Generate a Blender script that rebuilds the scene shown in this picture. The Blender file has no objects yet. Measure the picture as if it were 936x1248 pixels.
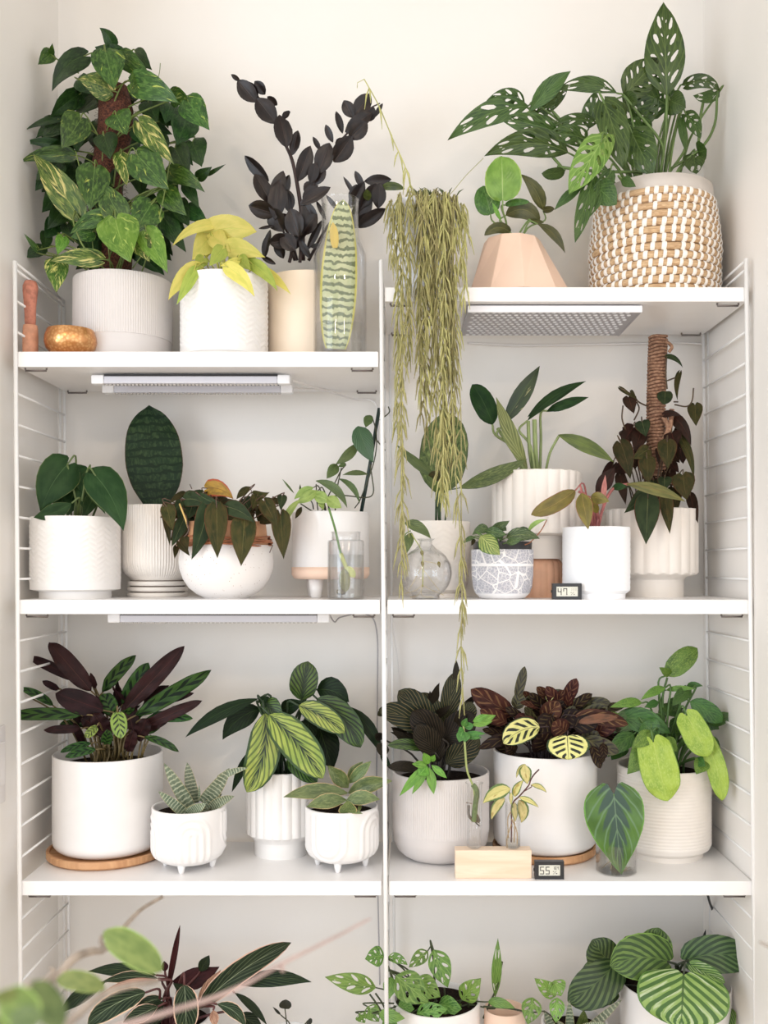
import bpy, bmesh, math, random
from math import sin, cos, pi, atan2, hypot, exp, floor
from mathutils import Vector, Matrix
from mathutils.geometry import delaunay_2d_cdt
random.seed(7)
C = bpy.context.scene.collection
scn = bpy.context.scene

# ---------------------------------------------------------------- camera
FPX, CX, CY, D0, Z0 = 1203.0, 490.0, 690.0, 2.13, 1.45
cam_d = bpy.data.cameras.new('camera'); cam = bpy.data.objects.new('camera', cam_d); C.objects.link(cam)
scn.camera = cam
cam.location = (0, -D0, Z0); cam.rotation_euler = (pi/2, 0, 0)
cam_d.sensor_fit = 'VERTICAL'; cam_d.sensor_height = 36.0
cam_d.lens = 36.0*FPX/1248.0
cam_d.shift_x = (468-CX)/1248.0
cam_d.shift_y = (CY-624)/1248.0
cam_d.clip_start = 0.05
cam_d.dof.use_dof = True; cam_d.dof.focus_distance = 2.27
cam_d.dof.aperture_fstop = cam_d.lens/1000.0/0.014

def P(px, py, y=0.0):
    "point of the place at depth y behind the shelf fronts"
    D = D0+y
    return Vector(((px-CX)*D/FPX, y, Z0+(CY-py)*D/FPX))
def M_(n, y=0.0): return n*(D0+y)/FPX

# ---------------------------------------------------------------- light
w = bpy.data.worlds.new('world'); scn.world = w; w.use_nodes = True
w.node_tree.nodes['Background'].inputs[0].default_value = (0.975, 0.98, 1.0, 1)
w.node_tree.nodes['Background'].inputs[1].default_value = 1.56
def area(name, loc, target, size, power, col, sy=None):
    l = bpy.data.lights.new(name, 'AREA'); l.energy = power; l.color = col
    l.shape = 'DISK' if sy is None else 'RECTANGLE'; l.size = size
    if sy: l.size_y = sy
    o = bpy.data.objects.new(name, l); C.objects.link(o); o.location = loc
    o.rotation_euler = (Vector(target)-Vector(loc)).to_track_quat('-Z', 'Y').to_euler()
    return o
LIGHTS = [
 ('ceiling_lamp_right', (1.2, -3.1, 2.93), (0, 0.2, 1.5), 0.22, None, 15, (1.0, 0.80, 0.60)),
 ('ceiling_lamp_left', (-1.2, -3.2, 2.93), (0, 0.2, 1.5), 0.22, None, 12, (1.0, 0.80, 0.60)),
 ('ceiling_bounce_fill', (0, -1.6, 2.93), (0, -1.2, 1.0), 2.4, 1.8, 2, (1.0, 0.88, 0.74)),  # added warm fill, stands in for ceiling bounce on the upper wall
 ('cool_fill_left', (-2.5, -2.7, 1.5), (0.5, 0.2, 1.1), 1.5, 1.8, 38, (0.78, 0.89, 1.0)),  # added cool fill that brightens the right wall, not a known window
 ('warm_fill_right', (2.5, -3.0, 1.7), (-0.5, 0.2, 1.5), 1.5, 1.6, 6, (1.0, 0.95, 0.9)),  # warm side fill, added only to lift the left wall
 ('window_daylight', (0.5, -4.4, 1.5), (0.2, 0.2, 1.1), 1.9, 1.9, 14, (0.86, 0.93, 1.0))]
for (nm_, lo_, ta_, sx_, sy_, pw_, co_) in LIGHTS: area(nm_, lo_, ta_, sx_, pw_, co_, sy_)
scn.view_settings.view_transform = 'Standard'; scn.view_settings.look = 'None'
scn.view_settings.gamma = 1; scn.view_settings.use_curve_mapping = False
scn.view_settings.exposure = -0.07

# ---------------------------------------------------------------- materials
def lin(c):
    return tuple(((x/255)/12.92 if x/255 <= .04045 else ((x/255+.055)/1.055)**2.4) for x in c)+(1,)
class NT:
    def __init__(s, name):
        s.m = bpy.data.materials.new(name); s.m.use_nodes = True; s.t = s.m.node_tree; s.n = s.t.nodes
        s.b = s.n['Principled BSDF']
    def lk(s, a, b): s.t.links.new(a, b)
    def put(s, sock, v):
        if hasattr(v, 'is_output') or isinstance(v, bpy.types.NodeSocket): s.lk(v, sock)
        elif v is not None: sock.default_value = v
    def ma(s, op, a, b=None, c=None, cl=False):
        n = s.n.new('ShaderNodeMath'); n.operation = op; n.use_clamp = cl
        s.put(n.inputs[0], a); s.put(n.inputs[1], b); s.put(n.inputs[2], c); return n.outputs[0]
    def mix(s, f, a, b):
        n = s.n.new('ShaderNodeMix'); n.data_type = 'RGBA'
        s.put(n.inputs[0], f); s.put(n.inputs[6], a); s.put(n.inputs[7], b); return n.outputs[2]
    def noise(s, vec, sc, det=2, dist=0):
        n = s.n.new('ShaderNodeTexNoise'); s.put(n.inputs['Vector'], vec)
        n.inputs['Scale'].default_value = sc; n.inputs['Detail'].default_value = det; n.inputs['Distortion'].default_value = dist
        return n.outputs['Fac']
    def vor(s, vec, sc, feat='F1', rnd=1):
        n = s.n.new('ShaderNodeTexVoronoi'); n.feature = feat; s.put(n.inputs['Vector'], vec)
        n.inputs['Scale'].default_value = sc; n.inputs['Randomness'].default_value = rnd
        return n.outputs['Distance']
    def comb(s, x, y, z=0.0):
        n = s.n.new('ShaderNodeCombineXYZ')
        for i, v in enumerate((x, y, z)): s.put(n.inputs[i], v)
        return n.outputs[0]
    def sstep(s, v, a, b):
        n = s.n.new('ShaderNodeMapRange'); n.interpolation_type = 'SMOOTHSTEP'
        s.put(n.inputs[0], v); n.inputs[1].default_value = a; n.inputs[2].default_value = b; return n.outputs[0]
    def obj(s):
        return s.n.new('ShaderNodeTexCoord').outputs['Object']
    def uv(s):
        sp = s.n.new('ShaderNodeSeparateXYZ'); s.lk(s.n.new('ShaderNodeTexCoord').outputs['UV'], sp.inputs[0])
        return sp.outputs[0], sp.outputs[1]
    def bump(s, h, st, dist=0.001):
        n = s.n.new('ShaderNodeBump'); n.inputs['Strength'].default_value = st; n.inputs['Distance'].default_value = dist
        s.lk(h, n.inputs['Height']); s.lk(n.outputs[0], s.b.inputs['Normal'])
def glin(c):
    l = lin(c); b = min(1, max(0, (max(c)-110)/100)); k = (.80+.17*b, .66+.26*b, .50+.32*b)
    return (l[0]*k[0], l[1]*k[1], l[2]*k[2], 1)
def simple(name, col, rough=.5, metal=0, var=0.0, sc=30, bump=0, coat=0, col2=None, spec=.5):
    k = NT(name); k.b.inputs['Roughness'].default_value = rough; k.b.inputs['Metallic'].default_value = metal
    k.b.inputs['Specular IOR Level'].default_value = spec
    k.b.inputs['Coat Weight'].default_value = coat
    c = lin(col)
    nz = k.noise(k.obj(), sc, 4)
    c2 = lin(col2) if col2 else tuple(x*(1-var) for x in c[:3])+(1,)
    k.lk(k.mix(k.sstep(nz, .35, .65), c, c2), k.b.inputs['Base Color'])
    if bump: k.bump(nz, bump)
    return k.m
def speckle(name, col, dot, thr=.12, sc=180, rough=.45):
    k = NT(name); k.b.inputs['Roughness'].default_value = rough
    o = k.obj(); v = k.vor(o, sc); big = k.noise(o, 60, 1)
    f = k.ma('MULTIPLY', k.ma('LESS_THAN', v, thr), k.ma('GREATER_THAN', big, .5))
    k.lk(k.mix(f, lin(col), lin(dot)), k.b.inputs['Base Color']); return k.m
def woodmat(name, c1, c2, sc=(3, 3, 60), rough=.5, axis=0):
    k = NT(name); k.b.inputs['Roughness'].default_value = rough
    mp = k.n.new('ShaderNodeMapping'); k.lk(k.obj(), mp.inputs[0]); mp.inputs['Scale'].default_value = sc
    nz = k.noise(mp.outputs[0], 1.5, 5, 1.2)
    k.lk(k.mix(k.sstep(nz, .3, .7), lin(c1), lin(c2)), k.b.inputs['Base Color']); k.bump(nz, .15); return k.m
def glass(name, col=(1, 1, 1, 1), ior=1.45, rough=0.0):
    k = NT(name); k.b.inputs['Base Color'].default_value = col; k.b.inputs['Roughness'].default_value = rough
    k.b.inputs['Transmission Weight'].default_value = 1; k.b.inputs['IOR'].default_value = ior; return k.m

def thin_glass(name, edge=.35, tint=(1, 1, 1, 1)):
    k = NT(name); n = k.n
    tr = n.new('ShaderNodeBsdfTransparent'); tr.inputs[0].default_value = tint
    gl = n.new('ShaderNodeBsdfGlossy'); gl.inputs['Roughness'].default_value = .03
    lw = n.new('ShaderNodeLayerWeight'); lw.inputs['Blend'].default_value = .5
    ms = n.new('ShaderNodeMixShader'); k.lk(k.ma('MULTIPLY_ADD', k.ma('POWER', lw.outputs['Facing'], 2.4), edge, .045), ms.inputs[0]); k.lk(tr.outputs[0], ms.inputs[1]); k.lk(gl.outputs[0], ms.inputs[2])
    k.lk(ms.outputs[0], n['Material Output'].inputs[0]); return k.m
def leafmat(name, base, base2=None, rib=None, ribw=.035, veinf=0, veinc=None, veinduty=.25, veinfac=1, slope=.55,
            vmask=(0, 1.2), var=None, varsc=3, varthr=.6, varsoft=.04, edge=None, edgew=.08, cen=None, cenw=.3,
            band=None, bandf=14, bandthr=.2, banddist=1.2, back=None, rough=.42, mott=None, mottsc=9, bumpf=9, yblot=None, rnd=.25, alt=False, cenvein=0, trans=.12, spec=.42):
    k = NT(name); U0, V = k.uv()
    U = k.ma('MULTIPLY_ADD', U0, 2, -1); A = k.ma('ABSOLUTE', U)
    oi = k.n.new('ShaderNodeObjectInfo'); R = oi.outputs['Random']
    R10 = k.ma('MULTIPLY', R, 57.0)
    col = glin(base)
    seedv = k.comb(k.ma('MULTIPLY', U0, 1.0), k.ma('ADD', V, R10), R10)
    n0 = k.noise(seedv, 3.5, 3)
    base2 = base2 or tuple(x*.72 for x in base)
    col = k.mix(k.sstep(n0, .35, .68), glin(base), glin(base2))
    a = k.ma('SUBTRACT', V, k.ma('MULTIPLY', k.ma('POWER', A, .8), slope))      # vein coordinate
    sg = k.ma('SIGN', U)
    if mott:
        mv = k.noise(k.comb(k.ma('MULTIPLY', U0, 1.3), k.ma('ADD', V, R10), R10), mottsc, 3, .6)
        col = k.mix(k.sstep(mv, .42, .72), col, glin(mott))
    if var:
        vv = k.comb(k.ma('MULTIPLY_ADD', a, 3.2, R10), k.ma('MULTIPLY', U, .55), R10)
        nv = k.noise(vv, varsc, 4, .4)
        col = k.mix(k.sstep(nv, varthr-varsoft, varthr+varsoft), col, glin(var))
    if cen:
        ca = A if not cenvein else k.ma('ADD', A, k.ma('MULTIPLY', k.ma('SINE', k.ma('MULTIPLY', a, cenvein*2*pi)), .16))
        cc = k.ma('ADD', ca, k.ma('MULTIPLY', V, cenw*.55))
        col = k.mix(k.sstep(cc, cenw+.09, cenw-.09), col, glin(cen))
    if veinf:
        ph = k.ma('MULTIPLY_ADD', a, veinf*2*pi, k.ma('MULTIPLY', sg, pi/2) if alt else 0.0)
        s_ = k.ma('MULTIPLY_ADD', k.ma('SINE', k.ma('ADD', ph, k.ma('MULTIPLY', k.noise(seedv, 5, 1), 1.2))), .5, .5)
        f = k.sstep(s_, 1-veinduty-.09, 1-veinduty+.09)
        m = k.ma('MULTIPLY', k.sstep(A, vmask[0]-.06, vmask[0]+.06), k.sstep(A, vmask[1]+.06, vmask[1]-.06)) if vmask != (0, 1.2) else 1.0
        col = k.mix(k.ma('MULTIPLY', k.ma('MULTIPLY', f, m), veinfac), col, glin(veinc))
    if band:
        q = k.noise(k.comb(k.ma('MULTIPLY', U0, 2.2), k.ma('MULTIPLY_ADD', V, 6.0, R10), R10), 2.2, 4, .5)
        s_ = k.ma('SINE', k.ma('MULTIPLY_ADD', V, bandf*2*pi, k.ma('MULTIPLY', q, banddist*9)))
        col = k.mix(k.sstep(s_, bandthr-.25, bandthr+.25), col, glin(band))
    if yblot:
        nb = k.noise(k.comb(U0, k.ma('ADD', V, R10), k.ma('MULTIPLY', R, 31)), 1.9, 2)
        col = k.mix(k.sstep(nb, .6, .68), col, glin(yblot))
    if edge:
        eg = k.ma('ADD', A, k.ma('MULTIPLY', k.noise(seedv, 8, 2), edgew*.9))
        col = k.mix(k.sstep(eg, 1-edgew*.7, 1-edgew*.3), col, glin(edge))
    if rib:
        rw = k.ma('MULTIPLY_ADD', V, -ribw*.7, ribw)
        col = k.mix(k.ma('MULTIPLY', k.ma('LESS_THAN', A, rw), .85), col, glin(rib))
    if rnd:
        h = k.n.new('ShaderNodeHueSaturation'); k.lk(col, h.inputs['Color'])
        k.lk(k.ma('MULTIPLY_ADD', R, rnd*1.3, 1-rnd*.65), h.inputs['Value'])
        k.lk(k.ma('MULTIPLY_ADD', R, .03, .485), h.inputs['Hue']); col = h.outputs[0]
    if back:
        g = k.n.new('ShaderNodeNewGeometry'); col = k.mix(g.outputs['Backfacing'], col, glin(back))
    k.lk(col, k.b.inputs['Base Color']); k.b.inputs['Roughness'].default_value = rough
    hv = k.ma('ADD', k.ma('POWER', k.ma('ABSOLUTE', k.ma('SINE', k.ma('MULTIPLY', a, bumpf*pi))), .4),
              k.ma('MULTIPLY', k.sstep(A, 0, .08), 1.2))
    k.bump(hv, .34, .0008); k.b.inputs['Specular IOR Level'].default_value = spec
    if trans:
        tr = k.n.new('ShaderNodeBsdfTranslucent'); k.lk(col, tr.inputs[0])
        ms = k.n.new('ShaderNodeMixShader'); ms.inputs[0].default_value = trans
        k.lk(k.b.outputs[0], ms.inputs[1]); k.lk(tr.outputs[0], ms.inputs[2])
        k.lk(ms.outputs[0], k.n['Material Output'].inputs[0])
    return k.m

# ---------------------------------------------------------------- objects
def tag(o, label=None, cat=None, group=None, kind=None):
    if label: o['label'] = label
    if cat: o['category'] = cat
    if group: o['group'] = group
    if kind: o['kind'] = kind
    return o
LOC = {}
def thing(name, label, cat, loc, group=None):
    o = bpy.data.objects.new(name, None); C.objects.link(o); o.location = loc; o.empty_display_size = .02
    LOC[o.name] = Vector(loc); return tag(o, label, cat, group)
class MB:
    "collects world-space geometry for ONE mesh object"
    def __init__(s): s.v = []; s.f = []; s.uv = []
    def add(s, v, f, uv=None):
        n = len(s.v); s.v += [Vector(p) for p in v]; s.f += [tuple(i+n for i in q) for q in f]
        s.uv += list(uv) if uv else [(0, 0)]*len(v); return s
    def box(s, a, b):
        (x0, y0, z0), (x1, y1, z1) = a, b
        return s.add([(x0, y0, z0), (x1, y0, z0), (x1, y1, z0), (x0, y1, z0), (x0, y0, z1), (x1, y0, z1), (x1, y1, z1), (x0, y1, z1)],
                     [(0, 3, 2, 1), (4, 5, 6, 7), (0, 1, 5, 4), (1, 2, 6, 5), (2, 3, 7, 6), (3, 0, 4, 7)])
    def tube(s, pts, r, seg=6, caps=True):
        pts = [Vector(p) for p in pts]; n = len(pts)
        rr = r if isinstance(r, (list, tuple)) else [r]*n
        up = None; V = []; F = []
        for i, p in enumerate(pts):
            t = (pts[min(i+1, n-1)]-pts[max(i-1, 0)])
            t = t.normalized() if t.length > 1e-9 else Vector((0, 0, 1))
            if up is None:
                up = t.orthogonal().normalized()
            up = (up-t*up.dot(t)); up = up.normalized() if up.length > 1e-6 else t.orthogonal().normalized()
            sd = t.cross(up)
            for j in range(seg):
                a = 2*pi*j/seg; V.append(p+(up*cos(a)+sd*sin(a))*rr[i])
        for i in range(n-1):
            for j in range(seg):
                k = (j+1) % seg; F.append((i*seg+j, i*seg+k, (i+1)*seg+k, (i+1)*seg+j))
        if caps: F.append(tuple(range(seg-1, -1, -1))); F.append(tuple((n-1)*seg+j for j in range(seg)))
        return s.add(V, F, [(j/seg, i/max(1, n-1)) for i in range(n) for j in range(seg)])
    def lathe(s, c, prof, seg=64, rel=None, closed=True, a0=0.0):
        "prof: (r,z) from bottom centre outwards and up; rel(theta,z,i)->dr"
        V = []; F = []; n = len(prof); UV = []
        for i, (r, z) in enumerate(prof):
            for j in range(seg):
                a = a0+2*pi*j/seg; q = r+(rel(a, z, i) if rel and r > 1e-4 else 0)
                V.append((c[0]+q*cos(a), c[1]+q*sin(a), c[2]+z)); UV.append((j/seg, i/(n-1)))
        for i in range(n-1):
            for j in range(seg):
                k = (j+1) % seg; F.append((i*seg+j, i*seg+k, (i+1)*seg+k, (i+1)*seg+j))
        if closed:
            F.append(tuple(range(seg-1, -1, -1))); F.append(tuple((n-1)*seg+j for j in range(seg)))
        return s.add(V, F, UV)
    def build(s, name, mat, parent=None, smooth=True, bevel=0, auto=None):
        off = Vector((0, 0, 0)); p = parent
        while p is not None: off += Vector(p.location); p = p.parent
        me = bpy.data.meshes.new(name); me.from_pydata([tuple(v-off) for v in s.v], [], s.f)
        l = me.uv_layers.new(name='UVMap'); li = [0]*len(me.loops); me.loops.foreach_get('vertex_index', li)
        buf = []
        for i in li: buf += s.uv[i]
        l.data.foreach_set('uv', buf)
        me.materials.append(mat); me.validate()
        if smooth: me.polygons.foreach_set('use_smooth', [True]*len(me.polygons))
        if auto: me.set_sharp_from_angle(angle=math.radians(auto))
        o = bpy.data.objects.new(name, me); C.objects.link(o); o.parent = parent
        if bevel:
            b = o.modifiers.new('bevel', 'BEVEL'); b.width = bevel; b.segments = 2; b.limit_method = 'ANGLE'
        return o
def bez(a, b, c, n=8):
    a, b, c = Vector(a), Vector(b), Vector(c)
    return [a*(1-t)**2+b*2*t*(1-t)+c*t*t for t in [i/n for i in range(n+1)]]
def spline(pts, n=6):
    "Catmull-Rom through points"
    pts = [Vector(p) for p in pts]; q = [pts[0]*2-pts[1]]+pts+[pts[-1]*2-pts[-2]]; out = []
    for i in range(1, len(q)-2):
        for k in range(n):
            t = k/n; a, b, c, d = q[i-1:i+3]
            out.append(.5*((2*b)+(c-a)*t+(2*a-5*b+4*c-d)*t*t+(3*b-a-3*c+d)*t**3))
    return out+[pts[-1]]

# ---------------------------------------------------------------- the setting
XL, XR, YB = -0.865, 0.758, 0.352
wallk = NT('warm_white_wall_paint'); wallk.b.inputs['Roughness'].default_value = .75
_n = wallk.noise(wallk.obj(), 2.2, 4)
wallk.lk(wallk.mix(wallk.sstep(_n, .3, .7), lin((241, 237, 232)), lin((238, 234, 228))), wallk.b.inputs['Base Color'])
wallk.bump(wallk.noise(wallk.obj(), 260, 2), .06)
WALL = wallk.m
def struct(name, a, b, mat):
    return tag(MB().box(a, b).build(name, mat, smooth=False), kind='structure')
struct('wall_back', (XL-.1, YB, 0), (XR+.1, YB+.1, 2.95), WALL)
struct('wall_left', (XL-.1, -.1, 0), (XL, YB, 2.95), WALL)
struct('wall_right', (XR, -.1, 0), (XR+.1, YB, 2.95), WALL)
struct('ceiling', (-2.6, -4.6, 2.95), (2.6, YB+.1, 3.05), simple('white_ceiling_paint', (240, 238, 234), .8))
struct('floor', (-2.6, -4.6, -.1), (2.6, YB+.1, 0), woodmat('oak_floor', (206, 186, 160), (190, 168, 140), (2, 14, 2)))

SH = simple('white_lacquered_shelf', (241, 239, 238), .32, var=.01)
WIRE = simple('white_enamelled_wire', (240, 239, 238), .35, var=.01)
CLIP = simple('grey_steel_clip', (120, 112, 108), .4, metal=.7)
ZT = lambda py: Z0+(CY-py)*D0/FPX
Z1L, Z1R, Z2, Z3, Z4 = ZT(428.5), ZT(350), ZT(731), ZT(1074), ZT(1402)
SHELF_Y0, SHELF_Y1 = 0.0, 0.305
def shelf(x0, x1, z, label, th=.031):
    t = thing('shelf_board', label, 'shelf', ((x0+x1)/2, .15, z-th), 'white shelf boards')
    MB().box((x0, SHELF_Y0, z-th), (x1, SHELF_Y1, z)).build('board', SH, t, smooth=False, bevel=.0012)
    for (xa, xb) in ((x0+.012, x0+.058), (x1-.058, x1-.012)):
        for yy in (.012, .285):
            MB().tube([(xa, yy, z-th-.006), (xb, yy, z-th-.006)], .0022).tube([(xa, yy, z-th-.0045), (xa, yy, z-th+.001)], .002).tube([(xb, yy, z-th-.0045), (xb, yy, z-th+.001)], .002).build('clip', CLIP, t)
    return t
X_ = lambda px: (px-CX)*D0/FPX
shelf(X_(21.5), X_(461), Z1L, 'white shelf board carrying the large pothos and the copper bowl, upper left', .033)
shelf(X_(469), X_(909), Z1R, 'white shelf board carrying the woven basket planter, highest on the right')
shelf(X_(23), X_(463), Z2, 'white shelf board under the leg-footed pot and speckled bowl, second level left')
shelf(X_(472), X_(914), Z2, 'white shelf board under the round glass flask and lace-patterned pot')
shelf(X_(26), X_(465), Z3, 'white shelf board under the rattlesnake plant on a wooden saucer, third level left')
shelf(X_(474), X_(917), Z3, 'white shelf board under the two test tubes in a wooden block, third level right')
shelf(X_(28), X_(468), Z4, 'lowest white shelf board on the left, under the pink-edged plant')
shelf(X_(477), X_(920), Z4, 'lowest white shelf board on the right, under the big striped round leaves')
def ladder(pt, ytop, pb, label, sgn, flip):
    za, zb = ZT(ytop), .0
    xa, xb = X_(pt), X_(pt)+(X_(pb)-X_(pt))*(za-zb)/(za-ZT(1090))
    X = lambda z: xb+(xa-xb)*(z-zb)/(za-zb)
    t = thing('wire_shelf_ladder', label, 'shelf support', (xb, .15, 0), 'white wire ladders holding the shelves')
    for yy, r, dx in ((-.004, .0047, 0), (.302, .0036, 0), (.312, .0032, sgn*.014)):
        MB().tube([(X(zb)+dx, yy, zb), (X(za)+dx, yy, za)], r, 10).build('post', WIRE, t)
    k = 0; z = za-.003; zz = ZT(328.5); zs = [za-.003]
    while zz > .05: zs.append(zz); zz -= .0668
    for z in zs:
        MB().tube([(X(z), -.004, z), (X(z), .302, z)], .0028, 6).build('rung', WIRE, t)
    return t
ladder(19, 319, 25, 'white wire ladder against the left wall, holding the shelf ends', -1, 0)
ladder(464.5, 318, 470, 'white wire ladder in the middle between the two shelf columns', 1, 0)
ladder(908.5, 316, 918, 'white wire ladder against the right wall, holding the shelf ends', 1, 0)

# light switch on the left wall
t = thing('light_switch', 'white light switch on the left wall beside the wire ladder', 'switch', (XL, -.03, ZT(930)))
SWM = simple('white_switch_plastic', (226, 222, 220), .3)
pl_ = MB().box((XL, -.075, ZT(978)), (XL+.005, .012, ZT(884))).build('plate', SWM, t, smooth=False, bevel=.002)
MB().box((XL+.004, -.052, ZT(955)), (XL+.012, -.008, ZT(903))).build('rocker', SWM, t, smooth=False, bevel=.002)
for py in (889, 966):
    MB().tube([(XL+.004, -.03, ZT(py)), (XL+.0062, -.03, ZT(py))], .003, 8).build('screw', CLIP, pl_)

# ---------------------------------------------------------------- pots
WH = simple('white_glazed_ceramic', (238, 235, 233), .3, var=.015, coat=.3)
WHM = simple('white_matte_ceramic', (238, 235, 232), .55, var=.02)
GRY = simple('pale_grey_ceramic', (212, 206, 203), .5, var=.02)
CRM = simple('cream_ceramic', (240, 222, 200), .5, var=.02)
CRM2 = simple('off_white_ceramic', (237, 230, 222), .5, var=.02)
PEA = simple('peach_matte_ceramic', (240, 208, 186), .6, var=.02)
SPK = speckle('speckled_white_stoneware', (237, 233, 230), (150, 120, 96), .13, 150)
SPK2 = speckle('speckled_grey_white_stoneware', (226, 226, 230), (70, 66, 64), .16, 200)
SOIL = simple('dark_potting_soil', (44, 34, 28), 1, col2=(20, 15, 12), sc=220, bump=1, spec=.1)
TAN = simple('tan_terracotta_liner', (214, 160, 120), .7, var=.1)
BLK = simple('black_plastic', (38, 38, 40), .4)
TERRA = simple('pale_terracotta', (236, 186, 154), .7, var=.08)
STEMG = simple('green_stem', (92, 128, 58), .5, var=.2)
STEMD = simple('dark_stem', (58, 60, 38), .5, var=.2)
STEMP = simple('purple_brown_stem', (92, 50, 48), .5, var=.2)
WOODS = woodmat('acacia_saucer_wood', (216, 168, 124), (190, 138, 94), (6, 40, 4))

def outer(H, R, kind, rows=1):
    "outer profile (r,z) from base centre; R list of (h,r)"
    return [(r*R, h*H) for h, r in kind]
def pot(t, cx, yc, z, H, R, prof, mat, wall=.006, seg=96, rel=None, soil=.018, name='pot', sharp=None, a0=0.0, soilmat=None, floorh=None):
    p = [(r*R, h*H) for h, r in prof]
    rt = p[-1][0]; ins = []
    for (r, zz) in reversed(p):
        if zz > H*(floorh or .55): ins.append((max(r-wall, .004), min(zz, H-.0015)))
    if ins[-1][1] > H*.6: ins.append((ins[-1][0], H*.55))
    last = ins[-1]
    full = [(0.0005, p[0][1])]+p+[(rt-wall*.25, H+wall*.25), (rt-wall*.75, H+wall*.25)]+ins+[(last[0], last[1]-.002), (.0005, last[1]-.002)]
    n = len(p)
    f = (lambda a, zz, i: rel(a, zz) if 1 <= i <= n else 0) if rel else None
    o = MB().lathe((cx, yc, z), full, seg, f, False, a0).build(name, mat, t, auto=sharp or 40)
    if soil is not None:
        rs = rt-wall-.0005; mb = MB(); V = [(cx, yc, z+H-soil+.003)]; F = []; rng = random.Random(int(abs(cx)*999))
        for k in range(1, 7):
            for j in range(40):
                a = 2*pi*j/40; V.append((cx+rs*k/6*cos(a), yc+rs*k/6*sin(a), z+H-soil+rng.uniform(-.002, .003)*(k < 6)))
        for j in range(40):
            F.append((0, 1+j, 1+(j+1) % 40))
            for k in range(5): F.append((1+k*40+j, 1+k*40+40+j, 1+k*40+40+(j+1) % 40, 1+k*40+(j+1) % 40))
        mb.add(V, F).build('soil', soilmat or SOIL, o)
    return o
def fine(prof, n=40):
    "subdivide profile"
    H = prof[-1][0]; out = []; L = len(prof)
    for i in range(L-1):
        (h0, r0), (h1, r1) = prof[i], prof[i+1]; m = max(1, round(n*(abs(h1-h0))))
        for k in range(m): out.append((h0+(h1-h0)*k/m, r0+(r1-r0)*k/m))
    return out+[prof[-1]]
CYL = [(0, .9), (.012, .97), (.04, 1), (1, 1)]
def ribs(n, amp, z0=-1, z1=9, pw=1):
    def f(a, z):
        return -amp*(.5-.5*cos(a*n))**pw if z0 < z < z1 else 0
    return f
def flutes(n, amp, z0=-1, z1=9):
    "convex facets with creases"
    def f(a, z):
        return amp*(abs(sin(a*n/2))-.7) if z0 < z < z1 else 0
    return f
def chevron(R, n, p, amp, z0, z1):
    def f(a, z):
        if not z0 < z < z1: return 0
        q = a/(2*pi)*n; q = abs((q-floor(q))-.5)*2
        return amp*sin(2*pi*(z/p+q*.9))
    return f
def px_pot(xl, xr, yt, zb, yc):
    R = (xr-xl)/2*(D0+yc)/FPX; cx = P((xl+xr)/2, 0, yc).x
    zt = P(0, yt, yc-R).z; return cx, R, zt-zb
# ---------------------------------------------------------------- plants
SHAPES = {
 'heart': ([(0, .44), (.02, .6), (.06, .78), (.13, .93), (.25, 1), (.42, .93), (.6, .7), (.75, .45), (.87, .23), (.95, .08), (1, 0)], .15),
 'broad': ([(0, .4), (.03, .6), (.1, .86), (.28, 1), (.5, .95), (.7, .74), (.85, .44), (.95, .16), (1, 0)], .12),
 'arrow': ([(0, .45), (.03, .66), (.08, .85), (.2, .95), (.35, 1), (.6, .85), (.8, .5), (.93, .2), (1, 0)], .18),
 'ovate': ([(0, .05), (.05, .35), (.15, .75), (.32, 1), (.5, .96), (.7, .7), (.85, .38), (.95, .13), (1, 0)], 0),
 'lance': ([(0, .04), (.1, .4), (.25, .8), (.45, 1), (.62, .9), (.8, .55), (.92, .22), (1, 0)], 0),
 'oblong': ([(0, .05), (.06, .45), (.2, .86), (.4, 1), (.65, .97), (.82, .75), (.93, .42), (1, 0)], 0),
 'round': ([(0, .25), (.05, .6), (.2, .9), (.42, 1), (.65, .92), (.83, .66), (.94, .35), (1, 0)], .04),
 'orbi': ([(0, .4), (.03, .62), (.09, .84), (.3, 1), (.6, .97), (.8, .76), (.92, .45), (1, .05)], .1),
 'whale': ([(0, .36), (.08, .5), (.22, .8), (.38, .97), (.5, 1), (.65, .95), (.78, .82), (.88, .6), (.94, .36), (.97, .16), (1, 0)], 0),
 'strap': ([(0, .5), (.1, .72), (.3, .95), (.5, 1), (.7, .88), (.87, .52), (.96, .2), (1, 0)], 0),
 'blade': ([(0, .8), (.2, 1), (.5, .9), (.75, .65), (.9, .33), (1, 0)], 0),
 'slab': ([(0, .55), (.1, .8), (.3, .98), (.5, 1), (.75, .82), (.9, .55), (.97, .3), (1, 0)], 0),
 'shield': ([(0, .45), (.03, .62), (.1, .86), (.3, .96), (.55, 1), (.75, .88), (.9, .55), (.97, .25), (1, 0)], .12),
 'leaflet': ([(0, .05), (.1, .45), (.3, .88), (.52, 1), (.75, .8), (.9, .42), (1, 0)], 0),
 'thin': ([(0, .4), (.2, .9), (.5, 1), (.8, .7), (1, 0)], 0),
}
def prof_at(pr, t):
    n = len(pr)
    for i in range(n-1):
        if t <= pr[i+1][0]:
            (a, wa), (b, wb) = pr[i], pr[i+1]
            h = b-a; s = (t-a)/h
            ma_ = (wb-pr[i-1][1])/(b-pr[i-1][0]) if i > 0 else (wb-wa)/h*1.2
            mb_ = (pr[i+2][1]-wa)/(pr[i+2][0]-a) if i+2 < n else (wb-wa)/h*1.2
            return max(0, (2*s**3-3*s*s+1)*wa+(s**3-2*s*s+s)*h*ma_+(-2*s**3+3*s*s)*wb+(s**3-s*s)*h*mb_)
    return pr[-1][1]
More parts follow.
